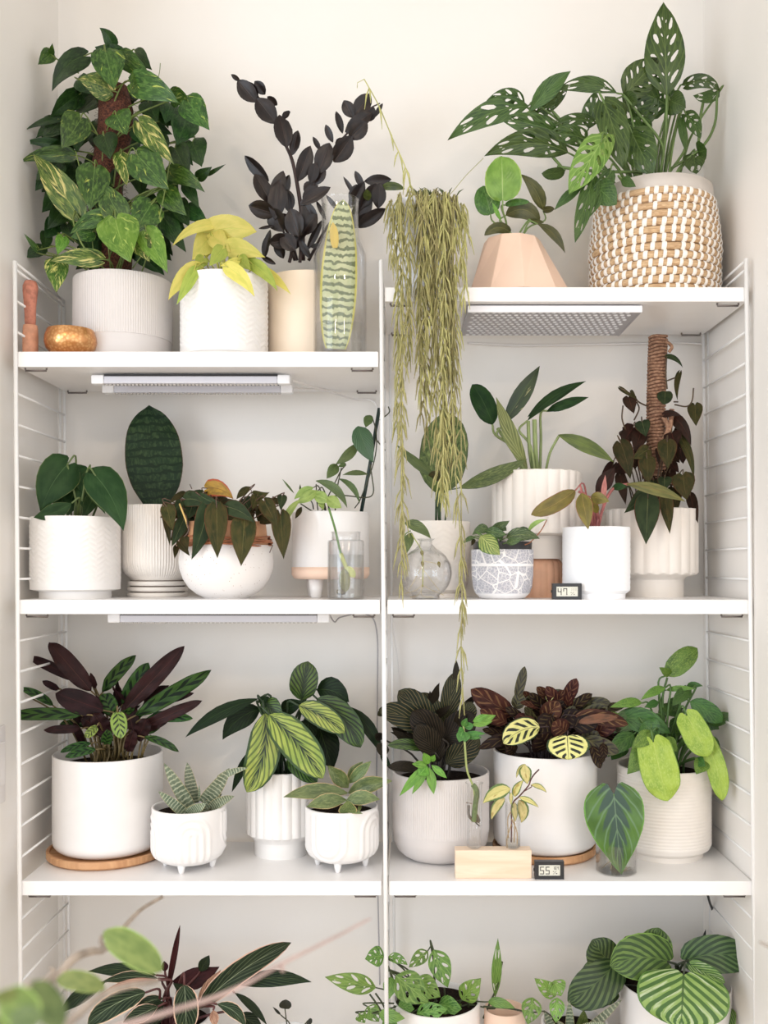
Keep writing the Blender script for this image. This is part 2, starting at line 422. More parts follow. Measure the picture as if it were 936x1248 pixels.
def holes_std(n=4, seed=0, big=1.0):
    rng = random.Random(seed); H = []
    for sd in (-1, 1):
        for i in range(n):
            t = .2+.56*i/(n-1 if n > 1 else 1)+rng.uniform(-.025, .025)
            H.append((t, sd*(.5+rng.uniform(-.05, .05)), .036*big*4/n*rng.uniform(.8, 1.2), .24*big*rng.uniform(.75, 1.15), sd))
            if rng.random() < .6: H.append((t+.035, sd*.17, .014*big, .06, sd))
    return H
CAM = Vector((0, -D0, Z0))
class Plant:
    def __init__(s, name, label, yc, cx, zb, view, cat='potted plant', group=None):
        s.yc = yc; s.view = view; s.root = thing(name, label, cat, (cx, yc, zb), group)
        s.cx = cx; s.zb = zb; s.zs = zb; s.rs = .03; s.n = 0
        s.rng = random.Random(len(label)*31+len(name)); s.pole = None; s.mat = None; s.stem = STEMG; s.sr = .0016; s.shape = 'heart'; s.kw = {}
    def pt(s, x, y, d=0.0):
        "view coords + depth (cm behind plant centre)"
        v = s.view; yy = s.yc+d/100
        return P(v[0]+x/v[2], v[1]+y/v[2], yy)
    def leaf(s, bx, by, tx, ty, wd, d=0, dt=None, bend=.0, arch=.12, roll=0, fold=.25, wave=None, twist=None, shape=None, mat=None, st='auto', sr=None,
             holes=None, notch=None, name='leaf', curl=0, rows=None, o=None, thick=0, stc=None, stmat=None, cup=.1, ctrl=None, wf=3.5):
        K = dict(s.kw)
        shape = shape or s.shape; mat = mat or s.mat
        if dt is None: dt = -2.5
        ymax = (YB-.008-s.yc)*100
        d = min(d, ymax-1); d2 = min(d+dt, ymax-1)
        b = s.pt(bx, by, d); t = s.pt(tx, ty, d2)
        L = (t-b).length; W = wd/s.view[2]*(D0+s.yc+d/100)/FPX/2
        ax = (t-b).normalized(); mid = (b+t)/2
        toc = (CAM-mid).normalized()
        N = toc-ax*toc.dot(ax)
        N = N.normalized() if N.length > .05 else Vector((0, 0, 1))
        S = ax.cross(N)
        upv = S if S.z > 0 else -S
        if abs(ax.z) > .97: upv = S if S.x > 0 else -S
        c = mid+upv*bend*L+N*arch*L*.9
        if ctrl: c = s.pt(*ctrl)*2-mid if False else (s.pt(*ctrl)-(b+t)*.25)*2
        R_ = Matrix.Rotation(math.radians(roll), 3, ax)
        N0 = R_ @ N
        pr, lobe = SHAPES[shape]
        tw = math.radians(s.rng.uniform(-16, 16)) if twist is None else math.radians(twist)
        wave = wave if wave is not None else .05
        irr = s.rng.uniform(-.06, .06)
        ph = s.rng.uniform(0, 6.28)
        def surf(tt, u):
            if lobe: ts = tt-lobe*sin(pi*.72*abs(u)**.8)*(1-tt)**2.2
            else: ts = tt
            tc = max(0, min(1, ts))
            p = b*(1-tc)**2+c*2*tc*(1-tc)+t*tc*tc
            T = ((c-b)*(1-tc)+(t-c)*tc).normalized()
            if ts < 0: p = p+T*ts*L
            n_ = Matrix.Rotation(tw*(tc-.3), 3, ax) @ N0
            n_ = n_-T*n_.dot(T); n_ = n_.normalized() if n_.length > 1e-4 else N
            s_ = T.cross(n_)
            w_ = prof_at(pr, tt)*W*(1+irr*(1 if u > 0 else -1))
            if notch: w_ *= notch(tt, u)
            au = abs(u)
            off = fold*au*w_-cup*w_*au*au*1.4+(wave*W*sin(tt*wf*6.28+ph+(1.6 if u > 0 else 0))*au*au if wave else 0)
            off -= curl*W*au**3
            return p+s_*u*w_*(1-.12*abs(fold))+n_*off
        mb = MB()
        if holes:
            loops = []; pts = []; nb = 14
            rim = [(i/nb, -1) for i in range(nb+1)]+[(1, u) for u in (-.5, 0, .5)]+[(1-i/nb, 1) for i in range(nb+1)]+[(0, u) for u in (.5, 0, -.5)]
            rim = [(min(.999, a), u) for a, u in rim]
            pts += rim; loops.append(list(range(len(rim))))
            hl = []
            for (ht, hu, rt, ru, sd) in holes:
                base_ = len(pts); poly = []
                for k in range(8):
                    a = 2*pi*k/8; du = ru*cos(a); dtv = rt*sin(a)*(1.15 if cos(a)*sd < 0 else .85)
                    poly.append((ht+dtv+.22*du*sd, max(-.86, min(.86, hu+du))))
                pts += poly; loops.append(list(range(base_, base_+8))); hl.append(poly)
            def inh(q):
                for po in hl:
                    ins = False; j = len(po)-1
                    for i in range(len(po)):
                        if (po[i][1] > q[1]) != (po[j][1] > q[1]) and q[0] < (po[j][0]-po[i][0])*(q[1]-po[i][1])/(po[j][1]-po[i][1]+1e-12)+po[i][0]: ins = not ins
                        j = i
                    if ins: return True
                return False
            for i in range(1, 12):
                for u in (-.75, -.35, 0, .35, .75):
                    q = (i/12, u)
                    if not inh(q): pts.append(q)
            vs, es, fs, *_ = delaunay_2d_cdt([Vector(q) for q in pts], [], loops[:1]+loops[1:], 0, 1e-5)
            F = []
            for f in fs:
                cxx = sum(vs[i][0] for i in f)/3; cyy = sum(vs[i][1] for i in f)/3
                if not inh((cxx, cyy)): F.append(tuple(f))
            V = [surf(q[0], q[1]) for q in vs]
            mb.add(V, F, [((q[1]+1)/2, q[0]) for q in vs])
            # face winding towards N0
            if F:
                f = F[0]; nn = (V[f[1]]-V[f[0]]).cross(V[f[2]]-V[f[0]])
                if nn.dot(N0) < 0: mb.f = [tuple(reversed(q)) for q in mb.f]
        else:
            n = rows or (18 if wave > .06 or notch else 11 if L > .04 else 8)
            us = (-1, -.72, -.38, 0, .38, .72, 1) if not notch else (-1, -.8, -.5, -.2, 0, .2, .5, .8, 1)
            ts = [.5-.5*cos(pi*(i/n)**.9) if not notch else i/n for i in range(n+1)]
            V = []; UV = []; F = []
            for tt in ts:
                for u in us: V.append(surf(tt, u)); UV.append(((u+1)/2, tt))
            m = len(us)
            for i in range(n):
                for j in range(m-1): F.append((i*m+j, i*m+j+1, (i+1)*m+j+1, (i+1)*m+j))
            nn = (V[1+m*3]-V[m*3]).cross(V[m*4]-V[m*3])
            flip = nn.dot(N0) < 0
            if flip: F = [tuple(reversed(q)) for q in F]
            if thick:
                k = len(V); V2 = []
                for i, tt in enumerate(ts):
                    for j, u in enumerate(us):
                        th = thick*W*(1-u*u)*prof_at(pr, tt)+.0002
                        V2.append(V[i*m+j]-N0*th)
                F2 = [tuple(k+q for q in reversed(f)) for f in F]
                V += V2; UV += UV; F += F2
            mb.add(V, F, UV)
        ob = mb.build(name, mat, s.root)
        s.n += 1
        if st == 'auto':
            if o: oo = s.pt(*o)
            elif s.pole and b.z-s.zs > .07:
                oo = Vector((s.pole[0]+s.rng.uniform(-.02, .02), s.pole[1]-s.rng.uniform(.01, .035), max(s.zs, b.z-s.rng.uniform(.04, .09))))
            else:
                dx = (b.x-s.cx)*.25; lim = s.rs*.7
                oo = Vector((s.cx+max(-lim, min(lim, dx))+s.rng.uniform(-.3, .3)*lim*.5, s.yc+s.rng.uniform(-.4, .4)*lim, s.zs-.004))
            Tb = ((c-b)).normalized()
            hgt = max(.01, b.z-oo.z)
            c1 = oo+Vector(((b.x-oo.x)*.25, (b.y-oo.y)*.3, hgt*.75)) if not stc else s.pt(*stc)
            c2 = b-Tb*min(.03, L*.25)
            pts = spline([oo, oo*.25+c1*.5+c2*.25 if not stc else c1, c2, b], 4)
            r = sr or s.sr
            MB().tube(pts, [r*(1.25-.45*i/(len(pts)-1)) for i in range(len(pts))], 6).build('stem', stmat or s.stem, s.root)
        return ob
    def leaves(s, rows_, **kw):
        for r in rows_:
            k = dict(kw)
            if isinstance(r[-1], dict): k.update(r[-1]); r = r[:-1]
            s.leaf(*r, **k)
    def fill(s, n, cx, cy, rx, ry, size, asp=.8, dmin=-2, dmax=8, spread=1.0, down=.6, **kw):
        "small fillers of the plant's own foliage, inside an ellipse of the view"
        for i in range(n):
            a = s.rng.uniform(0, 2*pi); q = math.sqrt(s.rng.uniform(.02, 1))
            x = cx+rx*q*cos(a); y = cy+ry*q*sin(a)
            ang = s.rng.uniform(-1, 1)*spread
            dx = (x-cx)/rx*.7+ang*.6; dy = down+s.rng.uniform(-.3, .4)
            l = hypot(dx, dy)+1e-6; L = size*s.rng.uniform(.75, 1.2)
            s.leaf(x, y, x+dx/l*L, y+dy/l*L, L*asp*s.rng.uniform(.85, 1.1), s.rng.uniform(dmin, dmax), roll=s.rng.uniform(-45, 45), bend=s.rng.uniform(-.08, .12), **kw)
    def vine(s, pts, r=.0016, mat=None, name='stem', n=5):
        return MB().tube(spline([s.pt(*p) for p in pts], n), r, 6).build(name, mat or s.stem, s.root)
    def pot(s, cx, R, H, prof, mat, **kw):
        s.zs = s.zb+H-kw.get('soil', .018) if kw.get('soil', .018) is not None else s.zb+H*.8
        s.rs = R*prof[-1][1]-.008
        o = pot(s.root, cx, s.yc, kw.pop('z', s.zb), H, R, prof, mat, **kw); return o

def legs_(root, cx, yc, z0, z1, rr, n, r0, r1, mat, a0=0):
    for i in range(n):
        a = a0+2*pi*i/n; x, y = cx+rr*cos(a), yc+rr*sin(a)
        MB().lathe((x, y, z0), [(r1*.85, 0), (r1, .002), (r0, z1-z0)], 20).build('leg', mat, root)
# ================================================================ top shelf, left
VA, VA1, VA2 = (0, 0, 2.6), (20, 20, 3.6), (20, 170, 3.6)
yc = .18; cx, R, H = px_pot(91, 209, 328, Z1L, yc)
p = Plant('potted_pothos', 'tall marbled pothos climbing a moss pole in a finely ribbed pale grey pot, upper left', yc, cx, Z1L, VA)
p.pot(cx, R, H, fine([(0, .93), (.03, .96), (.25, .985), (.3, .985), (.301, 1), (1, 1)], 14), GRY, rel=ribs(130, .0009, H*.3, 9), seg=780)
p.stem = simple('pothos_stem', (110, 128, 62), .5, var=.25); p.sr = .0018
POT = leafmat('pothos_leaf', (58, 104, 42), (34, 74, 34), rib=(104, 146, 80), ribw=.03, var=(178, 196, 96), varthr=.67, varsoft=.05, mott=(92, 138, 66), back=(96, 132, 80), rough=.3)
POD = leafmat('pothos_leaf_deep_green', (38, 78, 36), (24, 58, 30), rib=(70, 112, 60), ribw=.03, mott=(56, 98, 50), back=(80, 114, 66), rough=.32)
POB = leafmat('pothos_leaf_bright', (104, 158, 58), (80, 138, 48), rib=(140, 184, 90), ribw=.03, var=(176, 206, 110), varthr=.66, mott=(128, 176, 82), back=(120, 150, 80), rough=.3)
POY = leafmat('pothos_leaf_variegated', (78, 122, 48), (44, 90, 38), rib=(150, 170, 90), ribw=.03, var=(214, 212, 136), varthr=.59, varsoft=.05, mott=(130, 160, 80), back=(120, 140, 80), rough=.32)
COIR = simple('brown_coir_fibre', (104, 60, 42), .95, col2=(52, 28, 22), sc=260, bump=1)
mb = MB()
zt = p.pt(0, 268, 0).z; px0 = p.pt(352, 0, 1).x
pts = [(px0+.012*sin(i*.9), yc+.01, p.zs-.005+(zt-p.zs)*i/10) for i in range(11)]
mb.tube(pts, [.036, .037, .038, .036, .038, .038, .037, .038, .04, .04, .034], 14)
mb.build('moss_pole', COIR, p.root); p.pole = (px0, yc+.01)
rg = random.Random(4); mb = MB()
for i in range(420):
    a = rg.uniform(0, 6.28); zz = rg.uniform(p.zs+.2, zt-.01); fz = (zz-p.zs+.005)/(zt-p.zs)*10; q = Vector((px0+.012*sin(fz*.9)+.037*cos(a), yc+.01+.037*sin(a), zz))
    dv = Vector((cos(a)*.4+rg.uniform(-.8, .8), sin(a)*.6, rg.uniform(-.8, .8)))*.014
    mb.tube([q, q+dv*.6+Vector((0, 0, .002)), q+dv], .0004, 3)
tag(mb.build('fibre', COIR, p.root), kind='stuff')
p.mat = POD
p.fill(64, 360, 520, 210, 290, 84, .8, dmin=-1, dmax=12, st=None)
p.fill(16, 330, 760, 220, 80, 80, .8, dmin=-3, dmax=6)
p.mat = POT
D = dict
p.leaves([
 (357,140,315,88,46,0,D(bend=.2,fold=.5,mat=POD)), (162,170,120,205,48,-1,D(st=None)), (163,172,166,137,20,-1,D(st=None)),
 (265,178,165,290,70,0,D(bend=.22,mat=POD)), (335,165,362,285,108,-5,D(fold=.12)), (385,190,300,148,80,2,D(mat=POD)),
 (385,175,490,258,66,-1), (430,168,482,222,56,0,D(mat=POD)), (350,285,246,250,86,-4,D(mat=POY,bend=.1)), (425,262,570,328,92,-6,D(bend=.12)),
 (450,240,412,300,60,-5), (545,310,602,322,64,-2,D(bend=.2)), (596,322,664,412,92,-5,D(mat=POT)), (540,330,524,392,70,0,D(mat=POD)), (470,325,500,388,72,-1,D(mat=POD)),
 (250,300,162,362,64,1,D(mat=POD)), (255,380,195,472,98,-6), (182,378,80,412,24,-1,D(mat=POD,bend=.1)), (198,466,72,452,36,1,D(mat=POD,bend=.12)),
 (368,365,402,428,92,-7,D(mat=POT)), (446,392,552,522,78,-8,D(mat=POY)), (590,380,560,462,92,-1,D(mat=POD)), (330,432,350,505,80,-4,D(mat=POD)),
 (610,450,640,530,84,-2,D(mat=POD)), (222,492,62,514,54,-3,D(bend=.14)), (238,668,104,486,98,-9,D(mat=POY,bend=.02,dt=-1)), (300,535,285,668,108,-8,D(fold=.14)),
 (385,492,402,590,58,-5,D(mat=POY)), (436,492,536,602,118,-9,D(mat=POT,fold=.1)), (540,545,650,610,62,-5,D(bend=.15)), (590,585,632,662,46,-4,D(mat=POD)),
 (382,690,318,575,94,-9,D(dt=1,mat=POT)), (366,695,414,832,136,-12,D(mat=POB,bend=-.06,dt=-3,fold=.1)), (478,650,418,742,104,-8,D(mat=POT)), (348,690,222,742,60,-8,D(bend=.2)),
 (292,735,224,752,58,-8), (464,736,532,866,84,-10,D(mat=POB)), (436,756,474,830,78,-10,D(mat=POY)), (520,606,592,684,78,-7), (596,662,660,704,60,-4,D(mat=POD)),
 (312,822,158,828,62,-9,D(mat=POY,bend=.1)), (182,828,178,928,76,-6,D(mat=POY)), (118,792,76,740,20,-6,D(fold=.5)), (200,752,182,808,44,-8,D(mat=POB)),
 (628,562,672,528,38,-4,D(mat=POD)), (662,552,716,520,14,-4,D(mat=POD)), (222,636,148,728,80,-1,D(mat=POD)), (196,596,132,674,74,0,D(mat=POD)),
 (440,405,480,470,80,-3,D(mat=POD)), (500,440,530,500,70,-2,D(mat=POD)), (270,600,330,670,80,-2,D(mat=POD)), (250,255,300,300,60,0,D(mat=POD)),
 (560,640,600,720,70,-3,D(mat=POD)), (180,700,140,760,60,0,D(mat=POD)), (520,690,590,800,70,-3,D(mat=POD)), (260,700,210,640,70,-3), (555,470,600,560,80,-3,D(mat=POD))])
p.vine([(250,232,0),(205,205,-1),(160,172,-1)]); p.vine([(500,255,0),(506,225,0),(508,200,0)], .0009); p.vine([(330,850,-8),(220,780,-9),(120,792,-6)])
p.vine([(300,830,-9),(258,770,-10),(232,700,-10),(238,668,-9)], .0022)
for i, (x, y, x2, y2) in enumerate([(330,860,360,700),(380,860,420,640),(420,850,470,740),(350,850,300,640),(300,850,240,480),(450,860,540,500),(280,850,150,800)]):
    p.vine([(x, y, -2-i), ((x+x2)/2+12, (y+y2)/2, -3-i), (x2, y2, -3-i)])

# copper bowl
def lathe_thing(name, label, cat, cx, yc, z, prof, mat, seg=64, rel=None, group=None, part=None):
    t = thing(name, label, cat, (cx, yc, z), group)
    MB().lathe((cx, yc, z), prof, seg, rel, False).build(part or 'body', mat, t, auto=50); return t
k = NT('hammered_copper'); k.b.inputs['Metallic'].default_value = 1; k.b.inputs['Roughness'].default_value = .28
v = k.vor(k.obj(), 150); k.lk(k.mix(k.sstep(v, .1, .7), lin((224, 176, 122)), lin((200, 142, 92))), k.b.inputs['Base Color']); k.bump(v, .2, .0015)
cx, R, H = px_pot(55, 117, 395, Z1L, .06)
lathe_thing('copper_bowl', 'small hammered copper bowl beside the large pothos pot', 'bowl', cx, .06, Z1L,
   [(.001, 0), (R*.55, 0), (R*.72, H*.08), (R*.93, H*.32), (R, H*.55), (R*.98, H*.75), (R*.9, H*.97), (R*.885, H), (R*.86, H*.98), (R*.9, H*.7), (R*.85, H*.3), (R*.5, H*.1), (.001, H*.09)], k.m, part='bowl')
# carved wooden club-like object
cx = P(37, 0, .06).x; t = thing('wooden_massage_stick', 'reddish carved wooden stick standing upright beside the copper bowl', 'wooden stick', (cx, .06, Z1L))
RW = simple('reddish_wood', (212, 154, 124), .7, var=.2, sc=60); RW2 = simple('reddish_wood_dark', (194, 126, 104), .7, var=.3, sc=90, bump=.5)
h1 = M_(39, .06); h2 = P(0, 341, .06).z-Z1L
MB().lathe((cx, .06, Z1L), [(.001, 0), (.0158, 0), (.0165, .004), (.0168, h1*.5), (.0162, h1*.9), (.0148, h1), (.001, h1)], 24, None, False).build('base', RW, t)
MB().lathe((cx, .06, Z1L), [(.001, h1), (.0115, h1), (.012, h1+.006), (.0135, h1+(h2-h1)*.4), (.0165, h1+(h2-h1)*.75), (.0168, h1+(h2-h1)*.86), (.013, h2-.004), (.001, h2)], 24,
   lambda a, z, i: -.0012*(.5+.5*cos(a*5+z*40)), False).build('grip', RW2, t)

# lime philodendron
yc = .125; cx, R, H = px_pot(221, 326, 328, Z1L, yc)
p = Plant('potted_philodendron', 'lime-yellow heart-leaf philodendron in a white pot with embossed zigzags', yc, cx, Z1L, (195, 255, 3.6))
FOOT = lambda fr, fh: [(0, fr), (fh-.01, fr), (fh, 1), (1, 1)]
p.pot(cx, R, H, fine([(0, .9), (.035, .93), (.06, 1), (1, 1)], 50), WHM, rel=chevron(R, 14, .0125, .0013, H*.12, H*.95), seg=336)
LIM = leafmat('lime_leaf', (230, 226, 124), (212, 214, 108), rib=(206, 216, 110), back=(200, 205, 90), rough=.4, trans=.25)
LIG = leafmat('lime_leaf_greener', (172, 190, 92), (150, 176, 80), rib=(186, 204, 96), back=(170, 190, 80), rough=.4, trans=.2)
p.stem = simple('lime_stem', (186, 186, 84), .5, var=.15); p.mat = LIM; p.sr = .0015
p.leaves([
 (220,100,425,100,120,-1,D(bend=.14,shape='broad')), (232,65,52,165,50,-2,D(bend=.22)), (225,110,140,225,110,1), (200,150,205,215,90,3),
 (300,170,462,212,90,-4,D(bend=.1)), (330,180,440,255,110,-3,D(mat=LIG)), (275,175,215,250,70,-8,D(mat=LIG)), (160,255,36,400,76,-8,D(bend=.14,dt=-2)), (150,270,72,420,56,-9,D(mat=LIG)),
 (300,255,415,385,74,-11,D(bend=.16,dt=-1)), (340,225,262,250,36,-9), (405,240,515,360,64,-6,D(mat=LIG,bend=.14)), (450,270,575,375,50,-4,D(mat=LIM,bend=.1)),
 (300,130,330,60,120,2,D(dt=1)), (350,215,400,270,60,-6,D(mat=LIG)), (190,215,150,270,60,-6,D(mat=LIG)), (250,75,395,75,90,3,D(bend=.1,mat=LIM)), (235,120,310,190,90,-2)])

# dark zz plant
yc = .222; cx, R, H = px_pot(324, 428, 329, Z1L, yc)
p = Plant('potted_zz_plant', 'tall near-black glossy leafy plant in a plain cream pot', yc, cx, Z1L, (275, 80, 4.2545))
p.pot(cx, R, H, [(0, .92), (.03, .97), (.06, .99), (1, 1)], CRM)
ZZM = leafmat('near_black_leaf', (40, 32, 34), (24, 20, 24), rib=(70, 54, 54), ribw=.03, back=(56, 42, 42), rough=.33, rnd=.5, bumpf=.01, trans=.0, spec=.34)
ZZG = leafmat('young_zz_leaf', (88, 108, 54), (60, 78, 40), rib=(110, 130, 70), rough=.3)
p.mat = ZZM; p.shape = 'leaflet'; p.stem = simple('zz_stem', (62, 44, 42), .4, var=.2)
def rach(pts, r0, r1):
    q = spline([p.pt(*a) for a in pts], 5); n = len(q)
    MB().tube(q, [r0+(r1-r0)*i/(n-1) for i in range(n)], 8).build('stem', p.stem, p.root)
rach([(400,1010,0),(398,840,-1),(385,700,-2),(350,510,-2),(315,420,-2),(250,290,-3),(170,165,-4),(65,75,-4)], .006, .002)
rach([(400,900,0),(400,760,-1),(425,640,-1),(520,480,-2),(640,340,-3),(740,230,-4),(800,195,-4)], .004, .0015)
rach([(370,1010,1),(330,880,0),(250,760,-1),(190,600,-2),(120,490,-3)], .004, .0015)
rach([(430,1010,0),(530,830,0),(640,720,-2),(720,600,-2)], .004, .0015)
rach([(360,1010,-1),(300,860,-2),(260,720,-3)], .004, .0015)
zz = [(75,80,28,45,26,-4),(160,190,62,75,92,-5),(165,180,85,90,90,-4),(205,150,150,80,60,-3),(262,300,158,168,106,-6),(268,205,215,160,46,-3),(318,425,278,255,104,-7),
 (345,465,375,335,60,-4),(375,600,440,415,88,-6),(320,270,300,240,60,-3),(455,620,505,510,92,-5),(440,610,470,500,60,-6),(480,560,540,400,100,-6),(560,500,655,365,108,-6),(570,430,640,390,80,-5),
 (640,380,735,290,92,-6),(620,345,760,240,82,-5),(660,270,612,180,70,-4),(665,265,750,145,90,-4),(730,290,770,215,60,-3),(770,270,815,195,26,-4),
 (492,440,452,368,30,-3),(556,398,518,305,40,-3),(606,352,572,236,40,-3),(405,650,460,610,60,-4),(385,720,545,630,66,-5),(400,700,480,620,60,-4),
 (225,600,98,466,70,-3),(240,720,150,560,90,-5),(240,720,300,545,80,-4),(280,700,330,565,56,-3),(255,800,280,590,100,-6),(330,760,320,640,70,-3),
 (262,770,118,725,96,-6),(200,1000,215,880,40,-4),(300,860,230,740,110,-5),(380,890,335,740,110,-7),(390,880,470,770,90,-5),(470,840,400,700,80,-4),
 (330,900,225,920,84,-6),(360,960,290,870,90,-6),(400,900,370,790,100,-3),(310,830,270,770,90,-5),(440,940,490,930,26,-5),(250,830,170,845,18,-6),
 (260,1030,180,985,30,-6),(205,970,232,850,36,-5),(420,960,500,800,40,-3),(520,800,470,700,26,-2),(690,700,610,575,26,-2),(715,640,670,545,40,-3),(640,740,720,600,70,-3),
 (720,600,860,590,60,-3),(700,740,780,610,70,-3),(790,740,800,610,80,-3),(640,840,780,760,60,-4),(690,790,640,900,0,-3),(680,840,830,740,70,-4),(640,700,720,620,80,-2),(650,800,760,700,90,-2),(590,760,520,670,26,-2),(340,960,410,840,60,-4),(300,1000,260,900,60,-3),(440,1000,380,900,40,-4)]
for q in zz:
    if q[4] > 5: p.leaf(*q, st=None, dt=-1, arch=.06, roll=p.rng.uniform(-22, 22), fold=.34)
p.leaf(800,640,930,640,44,-3,st=None,bend=.2,mat=ZZG); p.leaf(740,700,730,640,44,-4,st=None,mat=ZZG)
# stalks behind the rim
rach([(330,1020,-2),(340,980,-2),(345,930,-2)], .004, .004); rach([(385,1020,-3),(388,980,-3),(390,900,-3)], .004, .004)

# ---- glass
GL = thin_glass('clear_glass', .75); WAT = thin_glass('water', .3, (.985, .99, .975, 1))
def glass_vessel(t, c, prof, wall, seg=64, water=None, name='glass'):
    "prof outer (r,z) bottom to rim; water = height"
    ins = [(max(r-wall, .001), max(z, wall*1.6)) for r, z in prof if r > wall*2]
    full = [(.0004, 0)]+prof+list(reversed(ins))+[(.0004, wall*1.6)]
    MB().lathe(c, full, seg, None, False).build(name, GL, t, auto=50)
    if water:
        wp = []
        for r, z in [(max(r-wall-.0006, .001), max(z, wall*1.6+.0005)) for r, z in prof if r > wall*2]:
            if z < water: wp.append((r, z)); last = r
            else:
                wp.append((r if abs(r-last) < .004 else last, water)); break
        MB().lathe(c, [(.0004, wall*1.6+.0005)]+wp+[(.0004, water)], seg, None, False).build('water', WAT, t, auto=50)
yc = .075; cx = P(414.5, 0, yc).x; R = M_(32, yc); H = P(0, 244, yc).z-Z1L; rn = M_(22.5, yc)
p = Plant('leaf_in_glass_vase', 'tall banded yellow-edged snake plant leaf standing in a clear bottle-shaped glass vase', yc, cx, Z1L, (195, 255, 3.6), cat='plant in vase')
z3 = P(0, 300, yc).z-Z1L
glass_vessel(p.root, (cx, yc, Z1L), [(R*.94, 0), (R, .006), (R, z3-.028), (R*.98, z3-.018), (rn*1.08, z3+.012), (rn, z3+.022), (rn, H-.004), (rn*1.03, H)], .0022, water=P(0, 397, yc).z-Z1L, name='vase')
SAN = leafmat('banded_snake_leaf', (204, 212, 176), (184, 198, 156), band=(112, 134, 100), bandf=20, bandthr=.3, banddist=1.0, edge=(210, 206, 110), edgew=.12, rough=.4, rnd=.1, bumpf=0.01, trans=.1)
p.mat = SAN; p.shape = 'strap'
p.leaf(772,612,803,-42,162,1.2,dt=.5,arch=.0,st=None,thick=.12,fold=.1,rows=24,shape='slab',twist=0)
p.leaf(768,170,758,56,40,-.3,dt=0,arch=.0,st=None,thick=.1,fold=.2,mat=leafmat('yellow_leaf', (228,212,100), (220,204,100), rnd=.1))

# ================================================================ top shelf, right
yc = .095; cx, R, H = px_pot(472, 562, 238, Z1R, yc)
p = Plant('trailing_cactus_plant', 'trailing plant with long thin yellow-green strands hanging from a speckled white pot', yc, cx, Z1R, (440, 90, 4.625))
p.pot(cx, R, H, [(0, .55), (.03, .62), (.12, .72), (.3, .84), (.55, .94), (.8, .99), (1, 1)], SPK2)
TRM = leafmat('trailing_leaf', (192, 190, 136), (150, 156, 106), back=(204, 200, 152), rough=.45, rnd=.6, bumpf=.01, trans=.1)
p.mat = TRM; p.shape = 'thin'; p.stem = simple('trailing_stem', (172, 170, 118), .5, var=.2)
rg = random.Random(11)
def strand(pts, leaflets, mb, llen=(.034, .062), r=.0013):
    q = spline(pts, 6); mb.tube(q, r, 5)
    L = sum((q[i+1]-q[i]).length for i in range(len(q)-1)); n = max(2, int(L/leaflets))
    for i in range(n):
        f = (i+rg.uniform(.1, .9))/n*(len(q)-1); a = q[int(f)]; 
        for sgn in ((-1, 1) if rg.random() < .55 else (rg.choice((-1, 1)),)):
            l = rg.uniform(*llen); dx = sgn*rg.uniform(.04, .34)*l; dy = rg.uniform(-.3, .12)*l
            b = a+Vector((dx*.6, dy*.6, -l*.35)); c = a+Vector((dx, dy, -l))
            mb.tube([a, b, c], [.001, .0021, .0005], 5, False)
top = p.zs
ends = []
for i in range(28):
    x = rg.choice((rg.uniform(497, 567), rg.uniform(497, 567), rg.uniform(484, 567)))
    lane = min([484, 489, 494, 499, 507, 512, 519, 527, 532, 541, 546, 551, 556, 561, 566], key=lambda q: abs(q-x+rg.uniform(-8, 8)))
    ey = {484: 560, 489: 715, 494: 610, 499: 540, 507: 570, 512: 585, 519: 560, 527: 550, 532: 610, 541: 650, 546: 570, 551: 640, 556: 500, 561: 460, 566: 440}[lane]*rg.uniform(.68, 1.0)
    ey = max(ey, 310); ends.append((x, lane, ey))
ends += [(482, 489, 718), (486, 490, 700), (540, 540, 640), (550, 553, 560), (475, 480, 330), (474, 476, 350)]
for x, lane, ey in ends:
    a0 = P(lane*.5+x*.5, 236, yc); yy = rg.uniform(-.036, -.012)
    st_ = Vector((cx+(a0.x-cx)*.8, yc-rg.uniform(-.03, .04), top))
    rimp = Vector((a0.x, yc-math.sqrt(max(0, R*R-min(R*R, (a0.x-cx)**2)))-.004, P(0, 238, yc-R).z+rg.uniform(.002, .012)))
    pts = [st_, rimp+Vector((0, .02, .008)), rimp+Vector((0, -.008, -.01))]
    z_end = P(0, ey, yy).z; z = rimp.z-.03
    lx = P(lane, 0, yy).x
    while z > z_end:
        f = min(1, (rimp.z-z)/.12)
        pts.append(Vector((rimp.x*(1-f)+lx*f+rg.uniform(-.0022, .0022), (rimp.y-.01)*(1-f)+yy*f if rimp.y > yy else yy, z))); z -= rg.uniform(.03, .05)
    mb = MB(); strand(pts, .023, mb); mb.build('strand', TRM, p.root)
for pts in [[(505,236),(540,330),(560,470),(562,620),(563,700),(564,760)], [(530,236),(546,400),(554,560),(560,640),(563,720),(562,800),(566,872)]]:
    mb = MB(); strand([P(x, y, -.02-.016*(i > 0)) for i, (x, y) in enumerate(pts)], .05, mb); mb.build('strand', TRM, p.root)
mb = MB()
strand([p.pt(*q) for q in [(290,690,-4),(270,590,-5),(235,490,-5),(180,370,-5),(100,180,-5),(18,30,-5)]], .03, mb); mb.tube([p.pt(18,30,-5),p.pt(-20,50,-5),p.pt(-22,80,-5)], .0008, 4)
mb.build('strand', TRM, p.root)
MB().tube(spline([p.pt(*q) for q in [(480,700,-3),(520,660,-3),(590,575,-2),(690,475,-2)]], 4), .0008, 5).build('strand', p.stem, p.root)
DKL = simple('dark_green_sprig', (82, 96, 54), .5, var=.3)
mb = MB()
for i in range(26):
    a = p.pt(rg.uniform(230, 560), 705, rg.uniform(-5, 4)); l = rg.uniform(.012, .03); dx = rg.uniform(-1, 1)
    mb.tube([a, a+Vector((dx*l*.5, -.003, l*.6)), a+Vector((dx*l, -.006, l*.8))], [.0014, .0018, .0004], 5)
mb.build('sprig', DKL, p.root)

